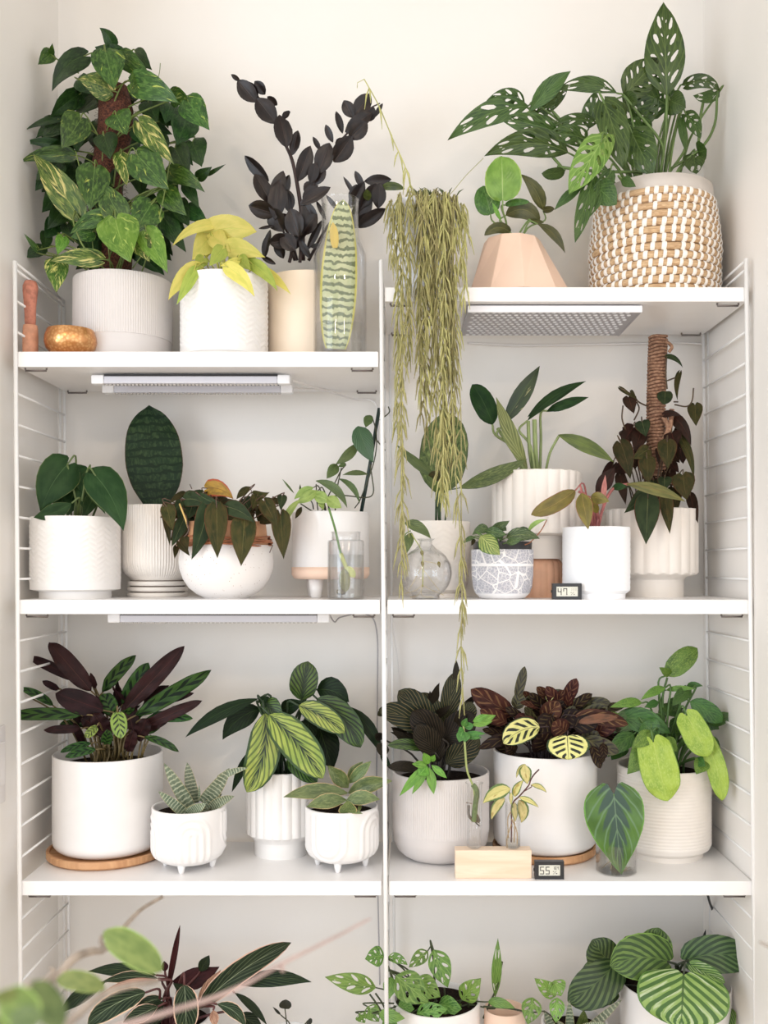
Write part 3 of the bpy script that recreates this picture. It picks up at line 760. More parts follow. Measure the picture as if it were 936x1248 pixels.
# peperomia in faceted peach pot
yc = .165; Rb = M_(66, yc); cx = P(632, 0, yc).x; H = P(0, 284, yc-.06).z-Z1R
p = Plant('potted_peperomia', 'round-leaved green peperomia in a faceted peach pot narrowing to the top', yc, cx, Z1R, (540, 130, 4.68))
t = p.root; mb = MB(); n = 10; V = []; F = []
rt = M_(34, yc)
cxt = P(624, 0, yc).x-cx
for (r, z, ox, ro) in ((Rb*.86, 0, 0, 0), (Rb, H*.09, 0, 0), (rt, H, cxt, .18), (rt-.005, H, cxt, .18), (rt-.008, H-.03, cxt, .18)):
    for j in range(n):
        a = 2*pi*j/n+ro+.3; V.append((cx+ox+r*cos(a), yc+r*sin(a), Z1R+z))
for i in range(4):
    for j in range(n): k_ = (j+1) % n; F.append((i*n+j, i*n+k_, (i+1)*n+k_, (i+1)*n+j))
F.append(tuple(range(n-1, -1, -1))); F.append(tuple(range(4*n, 5*n)))
mb.add(V, F).build('pot', PEA, t, smooth=False, bevel=.0015)
MB().lathe((cx+cxt, yc, Z1R+H-.03), [(.001, .0), (rt-.012, 0), (rt-.01, .012), (.001, .014)], 24, None, False).build('soil', SOIL, t)
p.zs = Z1R+H-.018; p.rs = rt*.8; p.cx = cx+cxt
PEP = leafmat('peperomia_leaf', (84, 132, 62), (62, 108, 48), rib=(130, 168, 100), ribw=.03, mott=(104, 150, 76), back=(110, 130, 80), rough=.25)
PEPB = leafmat('peperomia_leaf_bright', (128, 180, 84), (104, 160, 66), rib=(170, 206, 130), ribw=.035, edge=(160, 196, 110), edgew=.06, rough=.25)
PEPO = leafmat('peperomia_leaf_olive', (96, 104, 62), (70, 80, 44), rib=(130, 136, 90), back=(110, 116, 76), rough=.35)
p.mat = PEP; p.shape = 'round'; p.sr = .002; p.stem = simple('pale_green_stem', (132, 158, 92), .4, var=.15)
p.leaves([(340,530,335,282,216,-5,D(mat=PEPB,dt=-1,bend=.0)), (270,610,228,450,150,0,D(dt=0)), (360,560,495,545,40,-1,D(bend=.12)),
 (570,590,440,385,80,-2,D(mat=PEPO,shape='ovate',bend=.2)), (570,590,636,582,40,-2,D(mat=PEPO,st=None)), (360,620,550,660,100,0,D(mat=PEPO,bend=.5,shape='oblong')),
 (540,670,695,835,56,-5,D(mat=PEPO,shape='lance',bend=.22)), (380,715,235,735,64,-3,D(mat=PEPO,bend=.4)), (500,650,575,660,30,-3,D(mat=PEPO)), (330,650,280,545,26,-5,D(mat=PEPB,shape='lance'))])

# monstera in basket
yc = .172; cx, R, H = px_pot(719, 876, 222, Z1R, yc)
p = Plant('potted_swiss_cheese_plant', 'swiss cheese plant with holed leaves in a woven straw and white basket', yc, cx, Z1R, (540, 0, 2.364), cat='potted plant')
STRAW = woodmat('woven_straw', (216, 186, 146), (176, 140, 104), (30, 30, 300), .8); WHY = simple('white_raffia', (244, 238, 230), .8, var=.06, sc=200)
FAB = simple('grey_liner_fabric', (206, 198, 190), .9, var=.06)
NC = 13; rc = H/NC/2
prof_b = lambda z: R*(.985 if z < .1 else 1)*(1-.10*max(0, (z/H-.45)/.55)**1.6)
mb = MB().lathe((cx, yc, Z1R), [(.001, .001), (R*.93, .001)]+[(prof_b(H*i/10)-rc*1.1, max(.002, H*i/10)) for i in range(1, 11)]+[(prof_b(H)-rc*1.5, H), (prof_b(H)-rc*1.6, H-.03), (.001, H-.03)], 64, None, False)
mb.build('basket_wall', STRAW, p.root)
for i in range(NC):
    z = Z1R+rc*(2*i+1); r = prof_b(z-Z1R)-rc*.8
    mb = MB(); V = []; F = []; sg_ = 96
    for j in range(sg_):
        a = 2*pi*j/sg_
        for k_ in range(8):
            b = 2*pi*k_/8; q = r+cos(b)*rc*(.95+.06*sin(a*40+i)); V.append((cx+q*cos(a), yc+q*sin(a), z+sin(b)*rc*.98))
    for j in range(sg_):
        for k_ in range(8): F.append((j*8+k_, ((j+1) % sg_)*8+k_, ((j+1) % sg_)*8+(k_+1) % 8, j*8+(k_+1) % 8))
    mb.add(V, F).build('coil', STRAW, p.root)
mb = MB(); rg = random.Random(5)
for i in range(NC):
    zc_ = Z1R+rc*(2*i+1); r = prof_b(zc_-Z1R)-rc*.8; nn_ = 42; rowoff = (.5*(i % 2)+rg.uniform(-.22, .22))
    for j in range(nn_):
        a0 = 2*pi*(j+rowoff+rg.uniform(-.1, .1))/nn_
        if sin(a0) > .35 or rg.random() < .04: continue
        wd = rg.uniform(.026, .038); V = []; 
        for k_ in range(6):
            b = -1.2+2.4*k_/5; sh_ = .006*sin(b)
            for (da, e) in ((-wd, .3), (-wd*.4, 1.25), (wd*.4, 1.25), (wd, .3)):
                q = r+cos(b)*rc*(1.0+.14*e); V.append((cx+q*cos(a0+da+sh_), yc+q*sin(a0+da+sh_), zc_+sin(b)*rc*(1.02+.1*e)))
        F = [(k_*4+e, k_*4+e+1, k_*4+e+5, k_*4+e+4) for k_ in range(5) for e in range(3)]
        mb.add(V, F)
tag(mb.build('white_stitch', WHY, p.root), kind='stuff')
z5 = P(0, 211.5, yc-.12).z
MB().lathe((cx+.004, yc, Z1R+H-.004), [(R*.86, 0), (R*.85, z5-Z1R-H+.004), (R*.835, z5-Z1R-H+.004), (R*.82, -.01)], 64, None, False).build('liner', FAB, p.root)
MB().lathe((cx, yc, Z1R+H-.02), [(.001, 0), (R*.83, 0), (R*.83, .004), (.001, .006)], 48, None, False).build('soil', SOIL, p.root)
p.zs = Z1R+H-.015; p.rs = .09
MON = leafmat('holed_leaf', (66, 102, 50), (46, 80, 40), rib=(104, 138, 80), ribw=.035, veinf=7, veinc=(88, 124, 66), veinduty=.08, mott=(80, 116, 60), back=(88, 116, 66), rough=.36)
MOB = leafmat('holed_leaf_bright', (120, 166, 80), (92, 142, 60), rib=(156, 190, 116), ribw=.03, veinf=6, veinc=(146, 184, 104), veinduty=.08, back=(110, 150, 80), rough=.38)
p.mat = MON; p.shape = 'broad'; p.stem = simple('monstera_stem', (104, 130, 70), .5, var=.25); p.sr = .0024
hs = holes_std
p.kw = {}
p.leaves([
 (645,275,635,5,116,-3,D(holes=hs(4,1),dt=-1,bend=.0,shape='ovate')), (520,275,625,165,96,-3,D(holes=hs(5,2,.9),dt=1,shape='ovate',fold=.1)),
 (640,300,535,260,110,1,D(holes=hs(4,3),bend=.1)), (245,305,12,405,70,-6,D(holes=hs(3,4,1.1),bend=.16,dt=-3,shape='ovate')), (235,300,125,290,44,-5,D(holes=hs(3,14,1.3),bend=.3,shape='ovate')),
 (250,320,368,205,56,-7,D(bend=.1,shape='lance',fold=.4)), (330,380,158,340,66,-5,D(holes=hs(3,5),bend=.05,shape='ovate')), (360,440,118,450,80,-4,D(holes=hs(3,6),bend=.24,shape='ovate')),
 (500,268,320,262,46,-5,D(bend=.22,shape='lance',holes=hs(2,7))), (270,325,330,280,50,-3,D(holes=hs(3,8,1.2))), (420,370,440,260,56,-1,D(holes=hs(3,9),shape='ovate')), (425,350,305,368,34,-3,D(bend=.2,holes=hs(3,10,1.2))),
 (405,400,300,390,56,-4,D(bend=.15,holes=hs(3,11,1.1))), (465,300,520,490,86,-9,D(holes=hs(3,12,.7),bend=.05)), (545,385,604,505,100,-8,D(holes=hs(3,13,.6))), (510,350,440,300,90,-2,D()),
 (455,410,362,560,92,-12,D(holes=hs(4,15,1.1),mat=MOB,dt=-3)), (470,390,440,500,60,-11,D(mat=MOB,holes=hs(3,16,1.1))), (430,520,380,700,52,-12,D(holes=hs(3,17,.8))), (480,500,405,640,48,-11,D(holes=hs(3,18,.8))),
 (400,540,320,606,30,-11,D(bend=.1,shape='lance')), (445,540,500,590,74,-12,D()), (350,492,284,500,34,-6,D(bend=-.1,shape='oblong')), (515,515,556,538,30,-12,D(shape='ovate')),
 (700,245,798,262,40,0,D(bend=.35,holes=hs(3,19,1.1))), (790,265,720,275,36,-1,D(bend=-.2,holes=hs(2,20,1.1))), (735,440,760,430,60,-1,D(shape='round')), (722,445,730,502,62,-1,D(holes=hs(2,21,1.3))), 
 (680,330,700,440,22,0,D(shape='lance')), (700,330,742,400,44,-1,D(holes=hs(3,22),bend=.1)), (655,290,700,310,70,-2,D()), (525,300,560,300,60,-2,D(bend=.3)), (560,340,620,280,80,2,D(holes=hs(3,23))), (590,380,525,345,60,0,D(holes=hs(3,24))),
 (520,430,545,360,70,0,D(holes=hs(2,25))), (300,310,360,250,40,-2,D(holes=hs(2,26)))])
for q in [[(625,500,-1),(632,420,-2),(565,330,-3),(520,275,-4)], [(625,500,-1),(640,400,-2),(645,275,-3)], [(650,500,0),(700,420,0),(690,330,0)], [(650,490,0),(740,430,-1),(782,360,-1),(790,265,-1)],
          [(340,480,-4),(300,430,-5),(270,360,-6),(248,310,-6)], [(420,440,-4),(360,370,-4),(310,315,-4)], [(735,440,-1),(740,350,0),(750,290,0)], [(600,495,-4),(500,495,-8),(400,490,-8),(330,480,-5)], [(640,500,0),(655,430,0),(680,330,0)]]:
    p.vine(q, .0034)
# ================================================================ under-shelf grow lights and cords
ALU = simple('white_aluminium', (232, 232, 236), .35, var=.02); LENS = simple('frosted_lamp_cover', (206, 206, 214), .3, var=.02)
ENDC = simple('white_end_cap', (238, 238, 240), .3); BK2 = simple('black_trim', (30, 28, 30), .4)
def bar(x0, x1, y, z, label, group='light bars under the upper left shelf'):
    t = thing('grow_light_bar', label, 'light', ((x0+x1)/2, y, z), group)
    e = .028
    MB().box((x0+e, y-.011, z-.012), (x1-e, y+.011, z)).build('rail', BK2, t, smooth=False)
    hs_ = MB().box((x0+e, y-.012, z-.021), (x1-e, y+.012, z-.0045)).build('housing', LENS, t, smooth=False, bevel=.002)
    for (a, b) in ((x0, x0+e), (x1-e, x1)):
        MB().box((a, y-.0135, z-.022), (b, y+.0135, z-.002)).build('end_cap', ENDC, t, smooth=False, bevel=.003)
    mb = MB(); n = 46
    for i in range(n):
        x = x0+e+(x1-x0-2*e)*(i+.5)/n
        mb.box((x-.0025, y-.003, z-.0235), (x+.0025, y+.003, z-.0208))
    tag(mb.build('diode', simple('diode_yellowish', (190, 184, 176), .3) if 'dio' not in globals() else dio, hs_, smooth=False), kind='stuff')
    return t
zb1 = Z1L-.033
bar(P(113, 0, .075).x, P(354, 0, .075).x, .075, zb1-.003, 'slim white grow light bar under the upper left shelf, nearer the front')
bar(P(126, 0, .19).x, P(357, 0, .19).x, .19, zb1-.003, 'slim white grow light bar under the upper left shelf, nearer the wall')
bar(P(133, 0, .12).x, P(402, 0, .12).x, .12, Z2-.031-.003, 'slim white grow light bar almost hidden under the second left shelf', None)
# perforated panel
PAN = simple('grey_lamp_panel', (168, 166, 172), .45, var=.05); DOT = simple('lamp_lens_dot', (226, 226, 230), .25)
y0, y1 = .02, .25
x0, x1 = P(570, 0, y0).x, P(783, 0, y0).x; zt = Z1R-.031-.004
t = thing('panel_grow_light', 'flat perforated grey panel light with a white front edge under the upper right shelf', 'light', ((x0+x1)/2, (y0+y1)/2, zt))
pn_ = MB().box((x0+.004, y0+.003, zt-.011), (x1-.004, y1, zt)).build('panel', PAN, t, smooth=False)
MB().box((x0, y0, zt-.014), (x1, y0+.005, zt+.001)).build('front_edge', ALU, t, smooth=False, bevel=.001)
MB().box((x0, y0+.005, zt-.012), (x0+.004, y1, zt+.001)).build('side_edge', PAN, t, smooth=False)
MB().box((x1-.004, y0+.005, zt-.012), (x1, y1, zt+.001)).build('side_edge', PAN, t, smooth=False)
mb = MB(); nx, ny = 24, 11
for i in range(nx):
    for j in range(ny):
        x = x0+.014+(x1-x0-.028)*(i+.5*(j % 2))/nx; y = y0+.016+(y1-y0-.026)*j/(ny-1)
        mb.lathe((x, y, zt-.0135), [(.001, 0), (.0046, .0008), (.0052, .0026)], 8, None, False)
tag(mb.build('lens', DOT, pn_), kind='stuff')
for xx in (x0+.02, x1-.02):
    MB().box((xx-.006, y0+.012, zt-.001), (xx+.006, y0+.02, zt+.0045)).build('clip', BK2, t, smooth=False)
CORD = simple('white_cable', (232, 228, 226), .4); CORDB = simple('black_cable', (20, 20, 22), .45)
def cord(pts, label, mat=CORD, r=.0024):
    q = spline([P(*a) for a in pts], 8); o = MB().tube(q, r, 6).build('power_cord', mat)
    return tag(o, label, 'cord')
cord([(570, 418, .335), (640, 421, .335), (760, 419, .335), (835, 418, .335), (866, 424, .31), (873, 450, .27), (876, 500, .25), (874, 600, .25), (876, 700, .26), (873, 790, .3), (868, 860, .335)], 'white cable from the perforated panel running down beside the right wire ladder', r=.0028)
cord([(357, 464, .11), (390, 474, .2), (430, 486, .33), (458, 492, .335), (461, 540, .335)], 'white cable from the front light bar behind the middle ladder')
cord([(359, 473, .195), (400, 475, .27), (440, 478, .33), (458, 480, .337)], 'white cable from the rear light bar running right along the wall', r=.0018)
cord([(402, 750, .14), (408, 758, .2), (416, 752, .3), (445, 748, .33), (459, 768, .335), (460, 850, .335), (459, 1000, .335), (463, 1200, .335)], 'grey-white cable hanging below the second left shelf down the wall', simple('grey_cable', (176, 172, 176), .5), .0018)
cord([(478, 760, .34), (484, 800, .34), (488, 850, .34), (488, 960, .34)], 'thin white cable on the wall right of the middle ladder', r=.0012)
cord([(862, 1088, .2), (865, 1100, .25), (869, 1112, .3), (868, 1124, .33), (860, 1136, .335), (854, 1160, .335), (852, 1250, .335)], 'black cable curling down below the third right shelf', CORDB, .003)
cord([(867, 985, .33), (868, 1010, .33), (866, 1020, .32), (869, 1040, .325)], 'short black cable end on the right wall post beside the ridged pot', CORDB, .0018)

# ================================================================ second level, left
VF = (0, 420, 3)
yc = .13; cx, R, H = px_pot(39.5, 145, 629, Z2, yc)
p = Plant('potted_philodendron', 'large dark heart leaves in a white zigzag-embossed pot, leftmost on the second level', yc, cx, Z2, VF)
p.pot(cx, R, H, fine([(0, .8), (.085, .8), (.09, .85), (.11, 1), (1, 1)], 50), WHM, rel=chevron(R, 16, .012, .0012, H*.2, H*.9), seg=352)
DKH = leafmat('dark_heart_leaf', (52, 86, 56), (40, 72, 46), rib=(84, 118, 84), ribw=.02, var=(150, 176, 110), varthr=.74, varsoft=.02, edge=(110, 130, 90), edgew=.03, back=(124, 130, 84), rough=.34, spec=.12)
p.mat = DKH; p.sr = .0024; p.stem = simple('stem_olive', (98, 116, 66), .5, var=.2)
p.leaves([(245,440,148,612,150,-4,D(bend=.12,dt=-3,cup=.2)), (350,480,452,682,136,-6,D(bend=.12,dt=-4,cup=.2)), (320,460,296,540,96,0,D(bend=.1)), (370,480,290,500,60,1,D(bend=.3)),
 (262,580,122,632,62,-7,D(bend=-.12,shape='lance')), (330,500,385,620,60,-1), (300,500,320,625,70,-1), (270,530,245,630,80,1), (240,560,190,600,70,1), (340,560,300,640,50,-2)])
p.vine([(285,640,0),(278,570,-3),(246,440,-4)], .0026); p.vine([(335,640,0),(362,560,-3),(352,482,-5)], .0026)

yc = .232; cx, R, H0 = px_pot(147.5, 237, 615, Z2, yc)
p = Plant('potted_whale_fin_plant', 'single broad dark green paddle leaf in a finely ribbed cream pot on stacked rings', yc, cx, Z2, VF)
zs_ = M_(20, yc)
p.pot(cx, R, H0-zs_, fine([(0, .7), (.03, .74), (.1, .88), (.18, .97), (.24, 1), (1, 1)], 30), CRM2, rel=ribs(84, .0014, .01), seg=504, z=Z2+zs_)
p.zs = Z2+H0-.02; p.rs = .05
rr = M_(36, yc)
for k_ in range(3):
    z = Z2+zs_*(k_*.34)
    MB().lathe((cx, yc, z), [(.001, 0), (rr*.97, 0), (rr, .001), (rr, zs_*.24), (rr*.98, zs_*.26), (.001, zs_*.26)], 64, None, False).build('stand_ring', CRM2, p.root)
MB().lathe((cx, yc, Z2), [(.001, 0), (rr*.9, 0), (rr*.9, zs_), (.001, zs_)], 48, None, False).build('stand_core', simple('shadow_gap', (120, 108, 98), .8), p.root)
WFN = leafmat('whale_fin_leaf', (38, 66, 50), (30, 54, 42), mott=(62, 92, 66), mottsc=20, edge=(84, 70, 56), edgew=.025, rough=.42, rnd=0, bumpf=.01, trans=0, band=(28, 52, 40), bandf=13, bandthr=.5, banddist=.9, spec=.12)
p.leaf(576, 610, 545, 222, 208, -1, dt=2, shape='whale', mat=WFN, st=None, thick=.06, fold=.1, bend=.0, rows=22, arch=.02, cup=.05)

yc = .108; cx, R, H = px_pot(219, 333, 664, Z2, yc)
p = Plant('potted_velvet_philodendron', 'bronze velvet-leaf plant spilling over a round white speckled bowl planter', yc, cx, Z2, (190, 570, 5.2))
p.pot(cx, R, H, [(0, .46), (.02, .48), (.08, .62), (.2, .79), (.38, .92), (.56, .985), (.7, 1), (.85, .985), (1, .94)], SPK, wall=.005, soil=None)
zr = Z2+H; rn = R*.9; zn = P(0, 634, yc-rn).z
MB().lathe((cx, yc, zr-.02), [(rn*.98, 0), (rn, .015), (rn*.92, zn-zr+.02), (rn*.88, zn-zr+.02), (rn*.9, 0)], 64, None, False).build('liner', TAN, p.root)
MB().lathe((cx, yc, zn-.018), [(.001, 0), (rn*.9, 0), (rn*.9, .004), (.001, .006)], 40, None, False).build('soil', SOIL, p.root)
TWI = simple('copper_brown_vine', (176, 112, 76), .6, var=.3, sc=90)
rg = random.Random(3)
for k_ in range(5):
    q = []
    for j in range(41):
        a = 2*pi*j/40; r = rn*1.02+.002+.002*sin(a*5+k_)+.002*(k_ % 2); q.append((cx+r*cos(a), yc+r*sin(a), zr+.001+k_*.0042+.003*sin(a*3+k_*2)))
    MB().tube(q, .0022, 6, False).build('twig_coil', TWI, p.root)
p.zs = zn-.012; p.rs = rn*.8
MIC = leafmat('velvet_bronze_leaf', (70, 74, 48), (50, 62, 42), rib=(120, 118, 80), ribw=.022, edge=(96, 66, 52), edgew=.06, back=(104, 62, 52), rough=.5, mott=(82, 78, 54), mottsc=5, rnd=.35, spec=.12)
MIG = leafmat('velvet_green_leaf', (58, 78, 58), (44, 62, 48), rib=(124, 136, 100), ribw=.025, edge=(90, 62, 52), edgew=.06, back=(120, 70, 60), rough=.5, spec=.12)
MIY = leafmat('yellowing_leaf', (190, 160, 50), (150, 130, 44), rib=(120, 84, 40), edge=(176, 96, 44), edgew=.22, rough=.45, rnd=.1)
p.mat = MIC; p.stem = simple('brown_petiole', (96, 70, 54), .5, var=.3); p.sr = .0013
p.leaves([(330,130,492,200,118,-2,D(mat=MIY,bend=.25,dt=-2)), (460,250,625,350,112,-10,D(mat=MIG,bend=.14)), (562,330,540,625,168,-11,D(fold=.1)), (385,255,390,575,150,-11,D(fold=.1)), (285,180,450,240,62,-8,D(bend=-.1,mat=MIG)),
 (330,250,225,585,140,-9,D(mat=MIG,bend=-.05)), (190,200,330,250,110,-6,D(mat=MIG,bend=.2)), (600,122,510,200,50,-2,D(bend=.1,shape='lance')), (620,170,720,155,66,-3,D(bend=-.2)), (640,180,612,270,70,-4),
 (690,215,775,385,108,-7,D()), (760,230,740,180,60,-3,D(dt=0)), (800,180,790,270,66,-6,D(mat=MIG)), (790,300,810,580,130,-8,D()), (290,160,190,168,50,-5,D(mat=MIG)), (180,165,85,230,44,-4,D(bend=.15)),
 (160,215,110,280,60,-6,D(mat=MIG)), (70,250,105,400,100,-8), (60,250,90,500,60,-5), (175,330,100,500,90,-6,D(mat=MIG)), (130,500,118,578,40,-6), (180,440,205,515,60,-11,D(st=None)), (150,470,215,560,60,-8),
 (420,180,380,240,100,0), (560,200,600,280,90,0,D(mat=MIG)), (240,210,200,330,130,-3,D(mat=MIG)), (660,250,640,330,60,-2), (500,280,470,380,70,-5), (300,300,290,470,110,-7,D(mat=MIG))])
p.fill(16, 430, 260, 330, 90, 120, .8, dmin=-4, dmax=3, mat=MIC); p.fill(8, 240, 280, 160, 100, 120, .85, dmin=-5, dmax=2, mat=MIG)
p.vine([(190,300,-9),(200,360,-11),(208,400,-11),(180,440,-11)], .0018); p.vine([(150,230,-7),(185,320,-10),(205,380,-11)], .002, simple('tan_stem', (214,180,110), .5)); p.vine([(40,230,-8),(70,280,-8)], .001)
p.vine([(600,122,-2),(612,200,-2),(604,240,-2)], .001); p.vine([(215,105,-4),(228,135,-4)], .001); p.vine([(740,490,-9),(720,540,-9)], .001)

# legged pot
yc = .185; cx, R, H0 = px_pot(356, 450, 623, Z2, yc)
p = Plant('potted_climbing_philodendron', 'thin-stemmed green plant on a dark stake in a white and peach pot with legs', yc, cx, Z2, (250, 450, 3.783))
zl = P(0, 706, yc-R).z-Z2
p.pot(cx, R, H0-zl, [(0, .86), (.02, .93), (.07, 1), (1, 1)], WH, z=Z2+zl); p.zs = Z2+H0-.018
hb = P(0, 691, yc-R).z-Z2-zl
MB().lathe((cx, yc, Z2+zl-.0004), [(.001, 0), (R*.87, 0), (R*.945, .002), (R*1.008, (H0-zl)*.07), (R*1.008, hb), (R*.99, hb)], 96, None, False).build('base_band', PEA, p.root)
legs_(p.root, cx, yc, Z2, Z2+zl+.003, R*.58, 4, .019, .0125, WH, a0=-2.2)
CLI = leafmat('climbing_green_leaf', (92, 122, 76), (72, 104, 62), rib=(130, 150, 106), ribw=.02, veinf=8, veinc=(116, 142, 100), veinduty=.1, back=(132, 140, 96), rough=.38)
CLB = leafmat('climbing_bluish_leaf', (66, 112, 88), (54, 94, 74), rib=(100, 136, 110), veinf=10, veinc=(96, 140, 116), veinduty=.2, back=(110, 130, 90), rough=.38)
CLL = leafmat('climbing_light_leaf', (156, 186, 108), (130, 164, 90), rib=(180, 204, 130), back=(140, 150, 90), rough=.4)
p.mat = CLI; p.shape = 'lance'; p.stem = simple('brown_green_stem', (70, 72, 50), .5, var=.3)
p.leaves([(705,262,775,430,98,-4,D(mat=CLB,shape='ovate',bend=-.06,st=None)), (770,215,740,270,46,-2,D(st=None,bend=.2)), (705,340,600,440,50,-3,D(st=None,bend=-.1)), (610,440,560,505,52,-4,D(mat=CLI,st=None,shape='ovate')),
 (650,435,612,450,22,-4,D(st=None)), (750,485,632,488,26,-3,D(st=None,bend=.14)), (510,515,655,640,44,-5,D(bend=.3,st=None)), (615,505,712,620,30,-2,D(st=None,bend=.3,)), 
 (500,545,410,600,40,-8,D(mat=CLL,bend=.14)), (520,560,420,620,50,-9,D(mat=CLL)), (440,600,355,745,34,-12,D(mat=CLL,bend=.2,st=None,fold=.4)), (560,590,630,640,60,-13,D(mat=CLL,st=None)), (500,575,580,610,60,-9,D(mat=CLL)),
 (445,635,415,690,26,-10,D(mat=MIC,st=None)), (410,572,355,505,10,-8,D(st=None)), (438,560,438,530,10,-8,D(st=None)), (530,600,545,650,30,-9,D(mat=CLL,st=None))])
MB().tube([p.pt(716, 680, -2), p.pt(760, 440, -2), p.pt(803, 180, -1)], .0042, 8).build('stake', simple('dark_green_stake', (34, 52, 48), .45), p.root)
for q in [[(520,650,-3),(515,600,-4),(512,530,-5)], [(560,590,-4),(640,582,-4),(740,592,-3),(775,570,-3),(770,500,-3),(760,440,-3)], [(600,650,-3),(605,570,-4),(628,455,-4)], [(560,600,-4),(600,520,-4),(625,470,-4),(650,440,-4)],
          [(690,640,-3),(720,590,-2),(780,420,-3),(790,300,-2),(770,220,-2)], [(555,640,-4),(510,660,-5),(440,620,-6)], [(785,320,-2),(830,375,-2)], [(805,235,-1),(848,200,-1),(845,172,-1)], [(500,645,-4),(490,610,-5),(450,570,-6)]]:
    p.vine(q, .0015)

# jar with cutting
yc = .045; cx = P(421.5, 0, yc).x; R = M_(22.3, yc); H = P(0, 648, yc).z-Z2
p = Plant('cutting_in_square_jar', 'small clear glass jar with a green cutting, in front of the leg-footed pot', yc, cx, Z2, (250, 450, 3.783), cat='plant in jar')
zs1 = P(0, 658.5, yc).z-Z2; rn = M_(17.5, yc)
glass_vessel(p.root, (cx, yc, Z2), [(R*.92, 0), (R, .003), (R, zs1-.004), (R*.96, zs1-.0005), (rn, zs1+.001), (rn, H-.004), (rn*1.05, H-.002), (rn*1.02, H)], .002, 48, P(0, 676, yc).z-Z2, name='jar')
YG = simple('yellow_green_stem', (176, 180, 96), .5, var=.2)
p.vine([(570,640,0),(600,740,0),(625,850,.3),(650,925,.3)], .0026, STEMG); p.vine([(625,850,.3),(655,930,.2),(650,980,.2)], .005, YG, 'root_node')
p.mat = CLI; p.shape = 'oblong'
p.leaf(640,920,645,1030,52,-.4,dt=0,st=None,mat=leafmat('pale_bottom_leaf', (140,150,96),(110,120,80),rib=(180,180,130)))
p.leaf(655,910,690,960,36,-.2,dt=0,st=None,mat=YG)
MB().lathe(tuple(p.pt(627, 1030, .2)-Vector((0, 0, .005))), [(.001, 0), (.009, .001), (.011, .006), (.009, .012), (.001, .013)], 20, None, False).build('bud', simple('dark_bud', (84, 74, 58), .6, col2=(130, 120, 96), sc=240), p.root)

# ================================================================ second level, right
VI, VJ, VK, VL = (460, 400, 3.283), (640, 380, 3.12), (720, 400, 4.457), (470, 610, 4.07)
yc = .2; cx, R, H = px_pot(494, 572, 635, Z2, yc)
p = Plant('potted_broad_leaf_plant', 'one broad mottled leaf above a white textured pot, behind the round flask', yc, cx, Z2, VI)
p.pot(cx, R, H, fine([(0, .8), (.05, .8), (.06, .74), (.1, .9), (.2, .96), (.4, 1), (1, 1.02)], 40), CRM2, rel=chevron(R, 11, .013, .0008, H*.2, H*.95), seg=240)
BRO = leafmat('mottled_silver_leaf', (76, 102, 56), (56, 84, 46), mott=(130, 154, 94), mottsc=14, veinf=9, veinc=(96, 120, 70), veinduty=.25, vmask=(.1, .9), rib=(80, 110, 60), edge=(70, 84, 50), edgew=.03, rough=.4, rnd=.1, back=(110, 100, 72))
p.mat = BRO; p.shape = 'ovate'; p.stem = simple('dark_green_stalk', (62, 84, 52), .5, var=.2)
p.leaves([(245,664,285,335,196,-2,D(dt=1,arch=.03,bend=.03,shape='oblong')), (325,640,600,522,66,-6,D(bend=-.06,shape='lance',dt=-1)), (240,600,75,465,40,-6,D(mat=CLI,bend=-.05,shape='lance')), (205,590,275,590,40,-7,D(shape='oblong',mat=MIC,st=None)), (245,655,205,590,30,-6,D(st=None))])
p.vine([(234,780,-1),(236,660,-2)], .0028); p.vine([(250,780,-1),(250,660,-2),(252,610,-3)], .0028); p.vine([(246,780,-2),(240,650,-5),(244,600,-6)], .002)

yc = .062; cx = P(519, 0, yc).x; R = M_(32, yc)
p = Plant('cutting_in_round_flask', 'round clear glass flask of water with roots and one veined leaf', yc, cx, Z2, VL, cat='plant in flask')
zc = P(0, 698, yc).z-Z2; H = P(0, 656.5, yc).z-Z2; rn = M_(8, yc)
prof = [(R*.55, 0)]+[(R*math.sqrt(max(.01, 1-((h-1)*1.0)**2)), zc*h) for h in (.14, .3, .5, .75, 1)]
for ang in (20, 40, 55, 66):
    prof.append((R*cos(math.radians(ang)), zc+R*sin(math.radians(ang))))
prof = [q for q in prof if q[1] < H-.012]+[(rn, H-.012), (rn*.95, H-.006), (rn*1.4, H)]
glass_vessel(p.root, (cx, yc, Z2), prof, .0018, 64, None, name='flask')
ROOT = simple('pale_root', (214, 196, 150), .6, var=.15)
p.mat = BRO; p.stem = YG; p.shape = 'ovate'
VEI = leafmat('pale_veined_leaf', (120, 146, 92), (96, 124, 74), veinf=6, veinc=(60, 90, 50), veinduty=.25, rib=(70, 100, 60), rough=.4, rnd=.1)
p.leaf(95,112,225,190,58,0,st=None,mat=VEI,bend=.22,dt=-2); p.leaf(130,160,100,270,50,1,st=None,mat=VEI,dt=-1,bend=.1)
p.vine([(95,190,0),(100,165,0),(125,150,0)], .0012, STEMG)
p.vine([(128,165,0),(150,200,0),(178,250,0),(185,320,0),(183,430,0)], .0012, YG)
for q in [[(180,420,0),(150,445,-1),(95,462,-1)], [(183,420,0),(220,440,0),(290,470,0)], [(183,400,0),(180,470,0),(240,480,0)], [(178,330,0),(140,400,1),(110,450,1)], [(183,340,0),(230,400,0),(270,450,1)], [(180,300,0),(240,310,0),(262,322,0)], [(183,430,0),(160,470,-1),(120,480,0)]]:
    p.vine(q, .0006, ROOT, 'root')
for x, y in ((180, 315), (262, 318), (178, 262)): p.leaf(x,y-16,x+6,y+16,18,0,dt=0,st=None,mat=leafmat('olive_bud',(150,140,60),(100,90,40)),name='bud')

